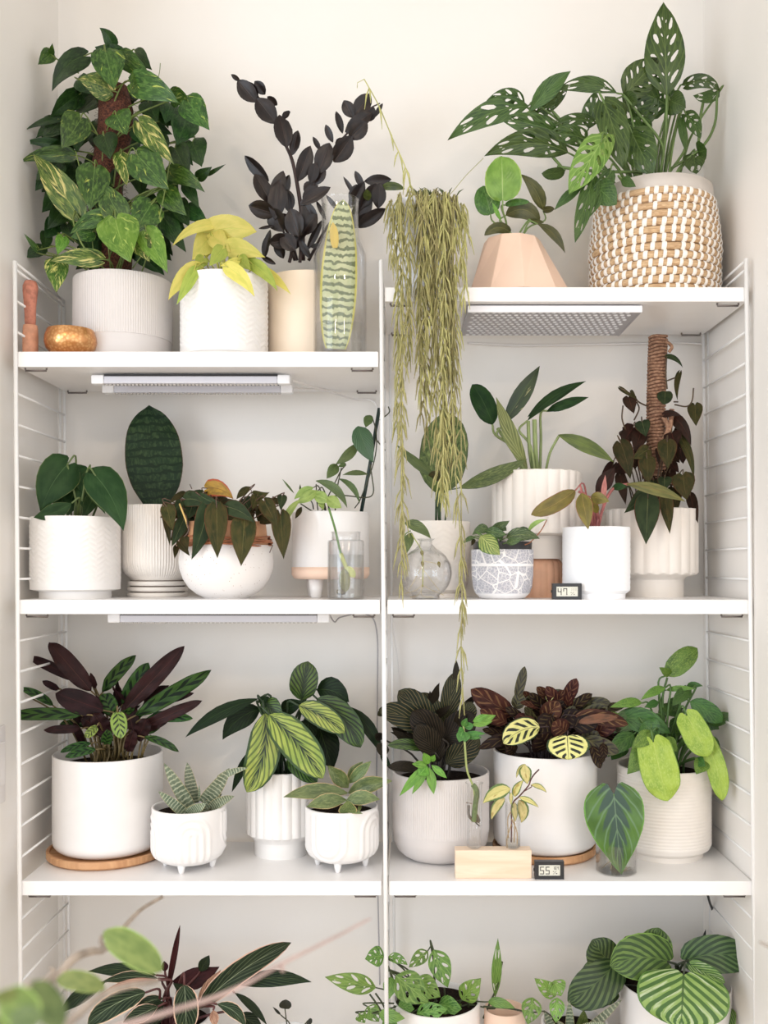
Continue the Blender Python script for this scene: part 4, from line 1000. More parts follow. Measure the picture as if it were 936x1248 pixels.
yc = .078; cx, R, H = px_pot(574.5, 650, 670, Z2, yc)
p = Plant('potted_silver_vine', 'small vine in a grey pot with white lace pattern and black inner rim', yc, cx, Z2, VL)
k = NT('lace_pattern_ceramic'); k.b.inputs['Roughness'].default_value = .5
o_ = k.obj(); e1 = k.vor(o_, 34, 'DISTANCE_TO_EDGE'); e2 = k.vor(o_, 150, 'DISTANCE_TO_EDGE')
sp = k.n.new('ShaderNodeSeparateXYZ'); k.lk(o_, sp.inputs[0])
hz = k.ma('ABSOLUTE', k.ma('SUBTRACT', k.ma('FRACT', k.ma('MULTIPLY', sp.outputs[2], 1/(H*.62))), .12))
f = k.ma('MAXIMUM', k.ma('MAXIMUM', k.sstep(e1, .05, .02), k.ma('MULTIPLY', k.sstep(e2, .12, .04), .55)), k.sstep(hz, .06, .03))
f = k.ma('MAXIMUM', f, k.sstep(sp.outputs[2], H*.14, H*.1))
k.lk(k.mix(f, lin((176, 176, 186)), lin((240, 238, 238))), k.b.inputs['Base Color']); k.bump(f, .6, .0015)
p.pot(cx, R, H, [(0, .66), (.03, .74), (.12, .88), (.25, .95), (.5, .99), (1, 1)], k.m, soil=None)
zt = P(0, 659.5, yc-R).z
MB().lathe((cx, yc, Z2+H*.6), [(R*.9, 0), (R*.955, zt-Z2-H*.6-.001), (R*.94, zt-Z2-H*.6), (R*.86, zt-Z2-H*.6-.002), (R*.84, 0)], 64, None, False).build('inner_pot', BLK, p.root)
MB().lathe((cx, yc, zt-.012), [(.001, 0), (R*.87, 0), (R*.87, .003), (.001, .005)], 40, None, False).build('soil', SOIL, p.root)
p.zs = zt-.01; p.rs = R*.7; p.stem = STEMG; p.shape = 'ovate'; p.sr = .0012
SIL = leafmat('silver_vine_leaf', (88, 124, 82), (70, 104, 66), mott=(130, 158, 120), mottsc=7, veinf=6, veinc=(54, 88, 50), veinduty=.22, rib=(150, 176, 110), ribw=.03, edge=(60, 96, 52), edgew=.1, rough=.4)
SI2 = leafmat('cream_vine_leaf', (166, 180, 112), (136, 160, 90), veinf=6, veinc=(80, 116, 60), veinduty=.3, rib=(200, 204, 140), edge=(86, 124, 60), edgew=.12, rough=.4)
p.mat = SIL
p.leaves([(470,175,568,270,98,-9,D(mat=SI2,fold=.05)), (600,185,765,190,70,-6,D(bend=.22)), (520,140,615,100,44,-4,D(shape='lance',bend=-.1)), (500,150,600,170,60,-5), (510,140,430,170,50,-4,D(bend=.2)), (440,180,378,215,24,-7,D(bend=.1)),
 (560,150,575,200,50,-4), (650,160,740,180,60,-2,D(bend=.15)), (440,190,425,225,22,-6,D(mat=MIC)), (705,160,800,95,24,-5,D(bend=.3,shape='lance',mat=CLL)), (560,120,600,150,50,-1), (600,210,680,190,40,-8,D(mat=SIL))])
p.vine([(800,95,-5),(770,150,-5),(720,205,-6),(690,220,-6)], .0012, TWI)

# fluted pot on terracotta stand
yc = .205; cxs = P(653, 0, yc).x; Rt = M_(33, yc); zst = P(0, 681, yc-Rt).z
t = thing('upturned_terracotta_pot', 'pale terracotta fluted round stand under the white fluted pot', 'plant stand', (cxs, yc, Z2))
hh = zst-Z2
MB().lathe((cxs, yc, Z2), [(.001, 0), (Rt, 0), (Rt, hh*.72), (Rt*.97, hh*.88), (Rt*.88, hh*.97), (Rt*.8, hh), (.001, hh)], 180, lambda a, z, i: .0022*(abs(sin(a*10))-.6) if i < 5 else 0, False).build('stand', TERRA, t, auto=50)
cx, R, H = px_pot(600, 707, 572, zst, yc)
p = Plant('potted_bird_leaf_plant', 'long dark strap leaves with a cream streak in a white fluted pot raised on terracotta', yc, cx, zst, VI)
p.pot(cx, R, H, fine([(0, .7), (.26, .7), (.262, .74), (.28, .97), (.29, 1), (1, 1)], 16), CRM2, rel=lambda a, z: .0032*(abs(sin(a*11))-.7) if z > H*.275 else 0, seg=352)
STR = leafmat('dark_strap_leaf', (44, 76, 42), (32, 60, 36), rib=(66, 98, 58), back=(96, 122, 76), rough=.3, spec=.12)
STV = leafmat('cream_streak_leaf', (48, 80, 44), (34, 62, 36), rib=(90, 120, 70), var=(196, 200, 150), varthr=.7, varsoft=.02, rough=.3, rnd=.1)
STP = leafmat('pale_strap_leaf', (120, 140, 86), (96, 118, 66), veinf=5, veinc=(150, 164, 110), rough=.4)
p.mat = STR; p.shape = 'oblong'; p.sr = .003; p.stem = simple('pale_stalk', (150, 166, 108), .5, var=.2)
p.leaves([(460,385,378,225,90,-1,D(bend=.1,dt=0)), (505,385,650,150,72,-3,D(mat=STV,dt=0,shape='lance')), (600,560,475,275,62,-6,D(mat=STP,shape='lance',st=None,bend=-.05,dt=-1)), (600,370,812,215,36,-3,D(bend=.12,shape='lance')), (680,330,800,295,40,-2,D(shape='lance',bend=.05)),
 (840,800,0,0,0,0)][:5])
for q, r in [([(600,580,0),(560,500,-3),(510,440,-3),(505,385,-3)], .005), ([(590,580,-2),(560,520,-2),(480,400,-1)], .004), ([(622,580,0),(608,480,-2),(603,370,-3)], .0042), ([(640,580,0),(632,480,-2),(628,365,-3)], .0052), ([(672,580,-1),(690,500,-3),(725,432,-4)], .003)]:
    p.vine(q, r, p.stem)
p.view = VJ
p.leaf(125,468,338,572,56,-5,st=None,bend=.1,dt=-3,shape='lance',mat=leafmat('olive_green_strap', (104,132,62),(80,108,50),rib=(120,150,70)))
p.leaf(10,400,232,264,44,-3,st=None,bend=.1,dt=0,shape='lance'); p.leaf(80,380,242,325,40,-2,st=None,bend=.06,dt=0,shape='lance')

# white pot with pink stems
yc = .082; cx, R, H = px_pot(686, 767, 642, Z2, yc)
p = Plant('potted_pink_stem_plant', 'sparse pink-stemmed plant in a plain white textured pot beside the small hygrometer', yc, cx, Z2, VJ)
p.pot(cx, R, H, fine([(0, .86), (.07, .86), (.08, .9), (.12, 1), (1, 1)], 40), simple('bright_white_ceramic', (246, 247, 249), .5), rel=chevron(R, 12, .012, .0006, H*.15, H*.97), seg=264)
PNK = leafmat('olive_pink_leaf', (136, 134, 64), (110, 112, 54), rib=(170, 150, 90), edge=(150, 96, 80), edgew=.06, back=(150, 110, 92), rough=.35)
PKD = leafmat('dark_burgundy_leaf', (62, 46, 44), (48, 40, 36), rib=(96, 60, 56), back=(96, 56, 54), rough=.4, spec=.12)
PINK = simple('pink_stem', (176, 104, 100), .45, var=.3, sc=60); p.mat = PNK; p.stem = PINK; p.shape = 'ovate'; p.sr = .002
p.leaves([(190,680,22,772,66,-5,D(bend=-.08,shape='oblong')), (215,690,240,828,66,-8,D(shape='ovate')), (250,705,320,722,50,-6,D(bend=.1)), (295,735,305,620,22,-3,D(mat=leafmat('pink_sheath',(206,150,140),(180,120,112)),dt=0,shape='lance')), 
 (270,700,340,590,60,2,D(mat=PKD,dt=0,shape='lance')), (275,765,250,705,30,-4)])
for q in [[(262,830,-1),(262,780,-2),(230,700,-4),(205,684,-5)], [(275,830,-1),(292,760,-2),(315,700,-1),(345,665,0),(395,655,0)], [(268,830,-1),(275,770,-2),(268,700,-4)], [(258,830,-1),(250,770,-3),(222,700,-6)]]:
    p.vine(q, .0035)
p.leaf(385,655,610,722,46,-1,st=None,mat=leafmat('olive_drape_leaf',(128,136,70),(96,110,56),rib=(150,120,80),back=(140,90,70)),bend=.1,shape='lance',dt=-4)
p.leaf(330,670,385,660,30,0,st=None,mat=DKH,shape='lance')

# velvet philodendron on pole
yc = .222; cx, R, H = px_pot(740, 849, 619, Z2, yc)
p = Plant('potted_velvet_philodendron', 'dark velvet heart leaves climbing a jute-wrapped pole in a white fluted pot', yc, cx, Z2, VK)
p.pot(cx, R, H, fine([(0, .69), (.2, .69), (.23, .74), (.26, .97), (.28, 1), (1, 1)], 16), CRM2, rel=lambda a, z: .0032*(abs(sin(a*11))-.7) if z > H*.27 else 0, seg=352)
p.mat = MIC; p.stem = simple('burgundy_stem', (84, 66, 44), .5, var=.3); p.sr = .0015
JUT = simple('jute_rope', (172, 134, 108), .9, col2=(128, 92, 72), sc=160, bump=.8)
a, b = p.pt(360, 960, 0), p.pt(366, 45, 1)
MB().tube([a, a*.5+b*.5+Vector((-.004, 0, 0)), b], .0195, 14).build('pole', simple('pole_core', (120, 84, 64), .9, col2=(90, 60, 46), sc=200), p.root)
rg = random.Random(8)
n = 34
for seg_i in range(17):
    q = []
    for j in range(31):
        f = (seg_i*30+j)/(17*30); c_ = a*(1-f)+b*f+Vector((-.004*sin(pi*f), 0, 0)); an = (seg_i*30+j)*2*pi/10.0
        q.append(c_+Vector((cos(an)*.0205, sin(an)*.0205, .0016*sin(an*2.1))))
    MB().tube(q, .0038, 5, False).build('jute_wrap', JUT, p.root)
p.vine([(410,70,-2),(440,100,-3),(425,130,-3)], .004, JUT, 'rope_end'); p.vine([(395,480,-3),(420,540,-3),(400,600,-3)], .006, JUT, 'rope_end'); p.vine([(440,440,-3),(430,540,-3),(410,600,-3)], .006, JUT, 'rope_end')
p.leaves([(415,152,500,215,30,-2,D(bend=.25,st=None,mat=MIG)), (480,245,472,395,34,-2,D(bend=.12,st=None,fold=.3)), (405,345,400,415,88,-4,D(mat=MIG,st=None,shape='round')), (566,418,572,532,84,-3,D(st=None,mat=MIC)), (205,375,235,465,78,-3,D(st=None,mat=PKD)),
 (160,325,245,385,24,-2,D(st=None)), (220,340,250,390,20,-3,D(st=None)), (400,470,495,478,40,-4,D(st=None,bend=.2,mat=PKD)), (455,485,545,640,70,-2,D(bend=.15,mat=PKD)), (495,600,560,820,50,-3,D(bend=.1)),
 (280,510,300,590,90,-3,D(mat=MIG)), (230,540,160,640,100,-1,D(mat=PKD)), (270,570,240,680,90,-3,D(mat=PKD)), (165,630,215,820,110,-6,D(bend=.05)), (310,660,225,710,80,-6,D(mat=MIC)), (305,710,315,850,100,-8), (415,620,420,765,110,-7), 
 (440,570,460,650,100,-4,D(mat=PKD)), (500,800,520,935,130,-9), (450,870,470,1000,80,-6), (310,925,300,1175,140,-14,D(mat=MIG,fold=.1)), (405,915,430,1118,76,-12), (300,890,180,1005,86,-10,D(mat=MIG,bend=-.05)), (400,815,400,885,84,-8,D(mat=MIG)),
 (540,910,583,1060,60,-4,D(mat=PKD)), (120,745,30,920,70,-1,D(mat=PKD)), (160,800,190,960,66,-2,D(mat=PKD)), (180,560,190,620,60,0,D(mat=PKD)), (440,735,480,785,50,-4,D(mat=PKD)), (340,830,340,890,70,-5,D(mat=MIG)), (240,700,240,770,60,-2,D(mat=PKD)), (480,540,520,620,70,0,D(mat=PKD)),
 (120,870,215,860,30,-8,D(st=None,mat=MIG,shape='lance'))])
for q in [[(310,425,-2),(260,400,-3),(230,365,-3),(160,325,-3)], [(250,400,-3),(262,440,-3),(235,500,-3)], [(190,555,-2),(170,490,-3),(175,420,-3)], [(455,415,-2),(520,425,-3),(550,395,-3),(558,325,-3)], [(415,285,-2),(470,265,-2)], [(450,400,-2),(475,400,-2)], [(412,152,-2),(408,250,-2),(415,330,-2)], [(300,600,-3),(240,650,-4),(205,640,-5)]]:
    p.vine(q, .0018)
p.fill(14, 330, 700, 170, 150, 90, .85, dmin=-3, dmax=4, mat=PKD)

# hygrometers
LCD = simple('lcd_screen', (218, 217, 204), .3, var=.02); INK = simple('lcd_ink', (28, 26, 26), .5); INKG = simple('lcd_ink_faint', (120, 116, 100), .5)
SEG = {'0': 'abcdef', '1': 'bc', '4': 'fgbc', '5': 'afgcd', '7': 'fabc', '6': 'afgcde', '%': ''}
def digit(mb, x, z, w, h, y, ch, th):
    S_ = {'a': ((x, z+h-th), (x+w, z+h)), 'd': ((x, z), (x+w, z+th)), 'g': ((x, z+h/2-th/2), (x+w, z+h/2+th/2)),
          'f': ((x, z+h/2), (x+th, z+h)), 'e': ((x, z), (x+th, z+h/2)), 'b': ((x+w-th, z+h/2), (x+w, z+h)), 'c': ((x+w-th, z), (x+w, z+h/2))}
    for c_ in SEG[ch]:
        (xa, za), (xb, zb_) = S_[c_]; g = th*.12; mb.box((xa+g, y-.0003, za+g), (xb-g, y, zb_-g))
def hygro(xl, xr, yt, yb_, z, y, txt, label, small):
    x0, x1 = P(xl, 0, y).x, P(xr, 0, y).x; H = P(0, yt, y).z-z; W = x1-x0
    t = thing('hygrometer', label, 'hygrometer', ((x0+x1)/2, y+.007, z))
    mb = MB(); fx, fz = W*.13, H*.2
    mb.box((x0, y, z), (x1, y+.014, z+fz)).box((x0, y, z+H-fz), (x1, y+.014, z+H)).box((x0, y, z+fz), (x0+fx, y+.014, z+H-fz)).box((x1-fx, y, z+fz), (x1, y+.014, z+H-fz))
    mb.build('case', BLK, t, smooth=False)
    scr = MB().box((x0+fx, y+.0015, z+fz), (x1-fx, y+.006, z+H-fz)).build('screen', LCD, t, smooth=False)
    ys = y+.0014; sw, sh = W-2*fx, H-2*fz; mb = MB()
    for i, c_ in enumerate(txt): digit(mb, x0+fx+sw*(.06+.26*i), z+fz+sh*.12, sw*.19, sh*.72, ys, c_, sw*.045)
    mb.build('digits', INK, scr, smooth=False); mb = MB()
    for i, c_ in enumerate(small): digit(mb, x0+fx+sw*(.66+.095*i), z+fz+sh*.56, sw*.07, sh*.3, ys, c_, sw*.018)
    X0, Zb = x0+fx+sw*.66, z+fz+sh*.14
    mb.tube([(X0+sw*.02, ys, Zb), (X0+sw*.16, ys, Zb+sh*.3)], sw*.01, 4)
    mb.box((X0, ys-.0003, Zb+sh*.22), (X0+sw*.06, ys, Zb+sh*.28)).box((X0+sw*.14, ys-.0003, Zb+sh*.02), (X0+sw*.2, ys, Zb+sh*.1))
    mb.build('symbols', INK if small == '164' else INKG, scr, smooth=False)
    MB().box((x0-.0022, y+.004, z+H*.42), (x0, y+.01, z+H*.58)).build('tab', BLK, t, smooth=False)
hygro(673.5, 709, 711, 731.5, Z2, .008, '47', 'small black digital hygrometer reading 47 on the second level', '111')
hygro(652, 687.5, 1050, 1071, Z3, .012, '55', 'small black digital hygrometer reading 55 beside the wooden tube block', '164')
# ================================================================ third level, left
VN, VO, VQ, VR = (0, 740, 3.343), (220, 760, 3.6), (460, 760, 3.565), (680, 760, 3.566)
def saucer(cx, yc, z, R, h, label):
    t = thing('wooden_saucer', label, 'saucer', (cx, yc, z))
    MB().lathe((cx, yc, z), [(.001, 0), (R*.9, 0), (R*.96, .001), (R, .006), (R, h-.001), (R*.99, h), (R*.95, h), (R*.94, h-.006), (.001, h-.006)], 96, None, False).build('dish', WOODS, t, auto=40)
    return z+h-.0058
ROUND = [(0, .72), (.006, .78), (.025, .87), (.05, .94), (.085, .985), (.13, 1), (1, 1)]
yc = .2; cx = P(132, 0, yc).x; R = M_(65, yc)
zz_ = saucer(P(131, 0, .2).x, .2, Z3, .137, .02, 'round wooden saucer under the rattlesnake plant pot')
H = P(0, 930, yc-R).z-zz_
p = Plant('potted_rattlesnake_plant', 'dark wavy-leaved rattlesnake plant with purple undersides in a large plain white pot', yc, cx, zz_, VN)
p.pot(cx, R, H, ROUND, WH, soil=.03, wall=.005, floorh=.6)
RAT = leafmat('rattlesnake_leaf', (62, 104, 54), (44, 82, 44), veinf=4.2, veinc=(20, 40, 30), veinduty=.42, vmask=(-.1, .66), slope=.22, alt=True, edge=(28, 50, 34), edgew=.08, back=(66, 36, 44), rough=.35, bumpf=5, rnd=.4, trans=.03, spec=.12)
RAP = leafmat('purple_underside_leaf', (54, 34, 42), (38, 26, 32), rib=(82, 54, 54), back=(60, 100, 50), rough=.45, bumpf=7, rnd=.35, trans=.03, spec=.12)
RAY = leafmat('light_rattlesnake_leaf', (140, 170, 84), (116, 150, 70), veinf=5, veinc=(30, 52, 30), veinduty=.36, vmask=(.05, .7), slope=.3, rough=.4, back=(66, 36, 44))
p.mat = RAT; p.shape = 'oblong'; p.stem = simple('tan_green_petiole', (112, 96, 58), .5, var=.3); p.sr = .0021; p.kw = {}
W_ = D(wave=.26, wf=3.4)
def rl(*a, **k):
    a = list(a); a[4] *= .8; p.leaf(*a, **dict(W_, **k))
for a, k in [((370,340,200,142,100,-4),D(mat=RAP,dt=0)), ((330,300,115,198,56,-1),D(mat=RAP,dt=0,wave=.12)), ((420,420,225,350,120,-7),D(mat=RAP,wave=.12)), ((390,330,368,268,30,-2),D(mat=RAP)), ((240,335,172,300,36,-3),D(mat=RAP)),
 ((215,400,82,330,44,-5),D(bend=.1)), ((330,440,22,445,66,-9),D(bend=.06,mat=RAP,edge=0) if 0 else D(bend=.06,mat=RAT)), ((330,495,178,502,46,-7),D(mat=RAP)), ((90,345,50,300,26,-3),D()),
 ((420,345,555,196,68,-2),D(dt=0,bend=.08)), ((500,395,605,225,90,-2),D(dt=0)), ((505,420,752,158,96,-4),D(mat=RAP,dt=1)), ((555,440,862,256,86,-6),D(dt=1)), ((620,395,790,350,44,-3),D(mat=RAP)), ((590,480,825,380,62,-6),D(mat=RAP)),
 ((600,455,785,455,60,-5),D(bend=.1)), ((590,530,730,590,40,-8),D(bend=.12)), ((560,500,700,440,70,-4),D(mat=RAP)), ((370,555,245,592,36,-7),D(bend=.12)), ((390,580,265,612,44,-9),D(bend=.1)), ((480,430,494,536,84,-12),D(mat=RAY,dt=-2,shape='round',wave=.05)),
 ((395,485,345,530,46,-11),D(mat=RAY)), ((460,440,420,350,90,-5),D(mat=RAT,dt=1)), ((420,500,330,450,80,-4),D(mat=RAP)), ((540,500,520,380,90,-4),D(mat=RAP,dt=1)), ((440,520,380,430,90,-6),D(mat=RAP)), ((560,540,600,450,80,-6),D(mat=RAP)), ((430,560,440,500,60,-8),D(mat=RAT)), ((520,590,545,500,60,-6),D(mat=RAP)), ((340,560,300,470,40,-2),D(mat=RAP))]:
    rl(*a, **k)
for i in range(16):
    x = 385+i*13.5; p.vine([(x+p.rng.uniform(-12,12),636,-4+p.rng.uniform(-3,3)),(x+p.rng.uniform(-8,8),590,-5),(x+(x-480)*.25,520,-5)], .0022)

p.fill(14, 470, 450, 150, 90, 120, .36, dmin=-4, dmax=5, mat=RAP, down=-.6, shape='lance', wave=.2); p.fill(7, 480, 480, 170, 70, 110, .4, dmin=-5, dmax=3, mat=RAT, down=-.3, wave=.2)
def arch_rel(R, th0, H, zc, up, r0, n, wd, amp, more=()):
    specs = [(th0, zc, up)]+list(more)
    def f(a, z):
        for (t0, c, u) in specs:
            da = (a-t0+pi) % (2*pi)-pi; x = da*R; dz = (z-c)*(1 if u else -1)
            if dz > -1e-9: d = hypot(x, dz)
            elif (z > H*.1 and z < H*.93): d = abs(x)
            else: continue
            if d < r0: 
                q = d/r0*n; return amp*(.5-.5*cos(2*pi*q))
        return 0
    return f
def footed(label, xl, xr, yt, ybot, yleg, yc, view, mat, relf, name):
    cx = P((xl+xr)/2, 0, yc).x; R = M_((xr-xl)/2, yc); zb = Z3+P(0, ybot, yc-R*.6).z-P(0, yleg, yc-R*.6).z
    H = P(0, yt, yc-R).z-zb
    p = Plant(name, label, yc, cx, Z3, view)
    p.pot(cx, R, H, fine([(0, .6), (.01, .66), (.05, .8), (.12, .92), (.2, .98), (.26, 1), (1, 1)], 50), mat, wall=.005, rel=relf(R, H), seg=360, z=zb, soil=.016)
    p.zs = zb+H-.016
    legs_(p.root, cx, yc, Z3, zb+R*.02+.006, R*.66, 4, .0105, .0055, mat, a0=-pi*.58+.16)
    return p
p = footed('small white footed pot with an upright embossed arch and banded finger-like succulent leaves', 186, 274.5, 993, 1062, 1069.5, .108, VN, WH,
    lambda R, H: arch_rel(R, -pi/2+.28, H, H*.58, True, R*.6, 3, 0, .0026, ((-pi/2-1.3, H*.5, True), (-pi/2+1.75, H*.58, False))), 'potted_cylinder_snake_plant')
CYS = leafmat('banded_succulent_leaf', (116, 136, 122), (88, 112, 98), band=(166, 178, 160), bandf=12, bandthr=.55, banddist=.5, edge=(180, 170, 130), edgew=.06, rough=.45, rnd=.2, bumpf=.01, trans=0)
p.mat = CYS; p.shape = 'blade'; K_ = D(st=None, thick=.5, fold=.25, dt=-2, rows=16)
p.leaves([(780,825,668,635,56,0), (790,800,762,632,54,2,D(dt=0)), (830,800,935,655,64,0,D(bend=-.05)), (760,845,645,750,44,-2), (860,820,955,770,44,-2,D(bend=.1)), (800,840,905,760,40,1), (840,845,850,730,40,0,D(dt=0)), (765,845,840,800,50,-4), (812,790,812,725,12,1,D(dt=0)), (890,700,1010,655,30,-1,D(bend=.1))], **K_)

# fluted pot with dieffenbachia-like plant
yc = .215; cx = P(343, 0, yc).x; R = M_(42.5, yc); H = P(0, 945, yc-R).z-Z3
p = Plant('potted_painted_leaf_plant', 'yellow-green and dark feathered leaves in a white fluted pot, middle of the third level left', yc, cx, Z3, VO)
p.pot(cx, R, H, fine([(0, .76), (.17, .78), (.18, .79), (.25, .96), (.26, 1), (1, 1)], 16), WHM, rel=lambda a, z: .0035*(abs(sin(a*11))-.7) if z > H*.255 else 0, seg=352, soil=.022, floorh=.6)
MAC = leafmat('feathered_yellow_green_leaf', (168, 186, 92), (140, 168, 78), veinf=7, veinc=(60, 92, 44), veinduty=.3, veinfac=.75, slope=.5, edge=(48, 84, 42), edgew=.16, cen=(30, 56, 32), cenw=.12, cenvein=7, var=(220, 206, 140), varthr=.68, back=(80, 100, 60), rough=.35, rnd=.15)
MAG = leafmat('feathered_green_leaf', (90, 132, 58), (66, 108, 48), veinf=7, veinc=(26, 52, 30), veinduty=.4, slope=.5, edge=(50, 90, 44), edgew=.1, cen=(28, 56, 32), cenw=.14, cenvein=7, back=(80, 100, 60), rough=.35, rnd=.2)
MAD = leafmat('feathered_dark_leaf', (36, 62, 38), (26, 46, 30), rib=(60, 90, 54), veinf=7, veinc=(22, 40, 28), veinduty=.3, back=(70, 90, 58), rough=.36, spec=.12)
p.mat = MAC; p.shape = 'ovate'; p.stem = simple('dark_green_petiole', (46, 66, 40), .5, var=.3); p.sr = .003
p.leaves([(390,400,625,680,158,-9,D(bend=.08,shape='oblong',dt=-4)), (370,395,290,740,150,-8,D(bend=-.2,shape='oblong',dt=-3)), (520,360,720,480,104,-6,D(bend=.12,shape='oblong')), (530,335,560,165,126,-2,D(mat=MAG,shape='oblong',dt=0)),
 (600,290,740,345,120,0,D(mat=MAD,bend=.25)), (340,330,20,500,64,-5,D(mat=MAD,bend=.14,shape='lance')), (600,330,790,545,130,-2,D(mat=MAG,bend=.18,shape='oblong')), (740,365,885,580,60,-1,D(mat=MAD,bend=.15,shape='lance')), (880,570,925,640,30,-1,D(mat=MAD,st=None)),
 (350,375,185,510,100,-2,D(mat=MAD,bend=.25)), (610,460,670,640,130,2,D(mat=MAD)), (470,580,600,695,96,-6,D(mat=MAG,shape='oblong')), (360,340,450,420,100,-5,D(mat=MAG)), (300,560,225,740,40,-5,D(mat=MAD,shape='lance')), (440,380,540,340,70,-3,D(mat=MAD)), 
 (380,510,330,550,60,-4,D(mat=MAD)), (440,500,480,600,90,2,D(mat=MAD)), (560,420,560,520,100,0,D(mat=MAD)), (345,345,390,320,40,-4,D(mat=MAD))])
p.vine([(430,670,-2),(420,560,-3),(380,500,-3)], .0035); p.vine([(410,650,-3),(395,590,-4),(350,540,-4)], .003)

p = footed('small white footed pot with an embossed upside-down arch and broad boat-shaped succulent leaves', 372, 460.5, 992.5, 1061.5, 1070.5, .115, VO, WH,
    lambda R, H: arch_rel(R, -pi/2-.33, H, H*.42, False, R*.6, 3, 0, .0026, ((-pi/2+1.15, H*.62, True),)), 'potted_boat_leaf_succulent')
BOA = leafmat('boat_succulent_leaf', (104, 132, 84), (78, 108, 66), mott=(126, 150, 100), edge=(196, 178, 130), edgew=.07, back=(84, 108, 70), rough=.4, rnd=.2, bumpf=.01, trans=0)
p.mat = BOA; p.shape = 'lance'
p.leaves([(735,745,450,762,74,-3,D(bend=.12)), (738,720,645,622,70,0), (735,690,800,605,56,2,D(dt=0)), (738,700,838,602,54,1,D(dt=0)), (735,745,930,690,76,0,D(bend=.1)), (728,775,552,805,70,-5,D(bend=.12)), (725,780,875,772,68,-5,D(bend=.14)), (735,835,735,775,84,-7,D(shape='ovate')), (790,790,780,830,16,-5), (700,800,800,835,30,-6)], st=None, thick=.35, fold=.3, dt=-2)

# ================================================================ third level, right
yc = .19; cx = P(537, 0, yc).x; R = M_(59, yc); H = P(0, 952.5, yc-R).z-Z3
p = Plant('potted_pinstripe_plant', 'dark pinstriped calathea in a finely ribbed pale grey pot behind the test tubes', yc, cx, Z3, VQ)
p.pot(cx, R, H, fine([(0, .6), (.01, .68), (.05, .8), (.1, .89), (.2, .97), (.27, .985), (.32, .985), (.321, 1), (1, 1)], 22), GRY, rel=ribs(130, .0009, H*.33, H*.97), seg=780, soil=.02, floorh=.6)
PIN = leafmat('pinstriped_leaf', (44, 56, 46), (28, 38, 34), veinf=6, veinc=(128, 120, 92), veinduty=.05, slope=.7, rib=(90, 96, 70), ribw=.02, back=(66, 46, 42), rough=.33, rnd=.4, trans=.02, spec=.12)
PIB = leafmat('blackish_pinstriped_leaf', (36, 36, 36), (24, 26, 26), veinf=7, veinc=(84, 78, 66), veinduty=.05, slope=.7, back=(60, 44, 42), rough=.36, rnd=.4, trans=.02, spec=.12)
p.mat = PIN; p.shape = 'oblong'; p.stem = simple('dark_petiole', (54, 48, 40), .5, var=.3); p.sr = .0025
p.leaves([(265,480,5,372,120,-3,D(bend=.1)), (235,420,92,290,120,-4,D(dt=0)), (290,430,185,300,90,-1,D(dt=0)), (300,410,340,210,86,-1,D(dt=0,mat=PIN)), (345,280,342,155,34,-1,D(dt=0,mat=PIB,shape='lance')), (280,500,150,380,130,-5,D(mat=PIB)), (290,500,420,390,130,-3,D(mat=PIB,dt=0)),
 (370,430,410,340,80,0,D(dt=0)), (300,610,445,500,110,-3,D(dt=-1)), (300,590,400,480,100,0,D(mat=PIB)), (210,545,45,530,50,-5,D(mat=MAG,bend=.16)), (180,630,45,625,50,-8,D(mat=PIB,bend=.1)), (250,560,170,440,110,-6,D(mat=PIB)), (255,600,255,470,80,-4,D(mat=PIB,dt=0)),
 (270,540,330,430,110,-2,D(mat=PIB,dt=1)), (60,360,0,400,40,-2,D()), (20,500,-10,480,40,-2,D(mat=PIB))])
p.fill(22, 260, 480, 150, 90, 120, .4, dmin=-3, dmax=6, mat=PIB, down=-.5, shape='lance')
p.leaf(40,570,0,520,50,-6,st=None,mat=PIB)
# lobed bright green leaf over the rim
LOB = leafmat('bright_lobed_leaf', (116, 176, 72), (92, 152, 58), rib=(160, 204, 110), back=(110, 150, 70), rough=.35, rnd=.15)
p.mat = LOB
for a in [(215,610,95,750,40),(220,620,150,742,34),(225,625,245,742,44),(235,615,302,672,32),(215,615,150,610,34),(225,610,200,560,40),(215,620,180,660,60),(235,600,250,570,26)]:
    p.leaf(*a, -12, shape='lance', st=None, dt=-1.5, name='lobe', arch=.08)

# wooden block with tubes
x0, x1 = P(555, 0, .017).x, P(648, 0, .017).x; ztb = P(0, 1036.5, .017).z
t = thing('tube_holder_block', 'pale pine block holding two glass test tubes on the third shelf', 'tube stand', ((x0+x1)/2, .04, Z3))
PINE = woodmat('pale_pine', (240, 219, 196), (228, 200, 172), (3, 30, 30), .6)
MB().box((x0, .017, Z3), (x1, .052, ztb)).build('block', PINE, t, smooth=False, bevel=.0015)
def tube_(xc, ytop, yc, name, label, water):
    cx = P(xc, 0, yc).x; R = M_(9.2, yc); zb = ztb; H = P(0, ytop, yc).z-zb
    p = Plant(name, label, yc, cx, zb, VQ, cat='plant in tube')
    glass_vessel(p.root, (cx, yc, zb+.0005), [(R*.7, 0), (R, .004), (R, H-.004), (R*1.18, H-.001), (R*1.18, H)], .0013, 32, water, name='tube'); return p
p = tube_(578, 954, .036, 'vine_cutting_in_tube', 'green lobed vine cutting in the left test tube of the wooden block', None)
p.stem = simple('pale_green_vine', (168, 180, 112), .45, var=.2)
p.vine([(425,760,0),(415,705,0),(390,640,-.5),(382,560,-1),(378,500,-1),(374,440,-1)], .0024)
p.vine([(415,700,0),(432,730,0),(425,790,0),(418,860,0)], .0062, simple('mossy_green_stem', (104, 128, 74), .6, var=.4, sc=140), 'rooting_stem')
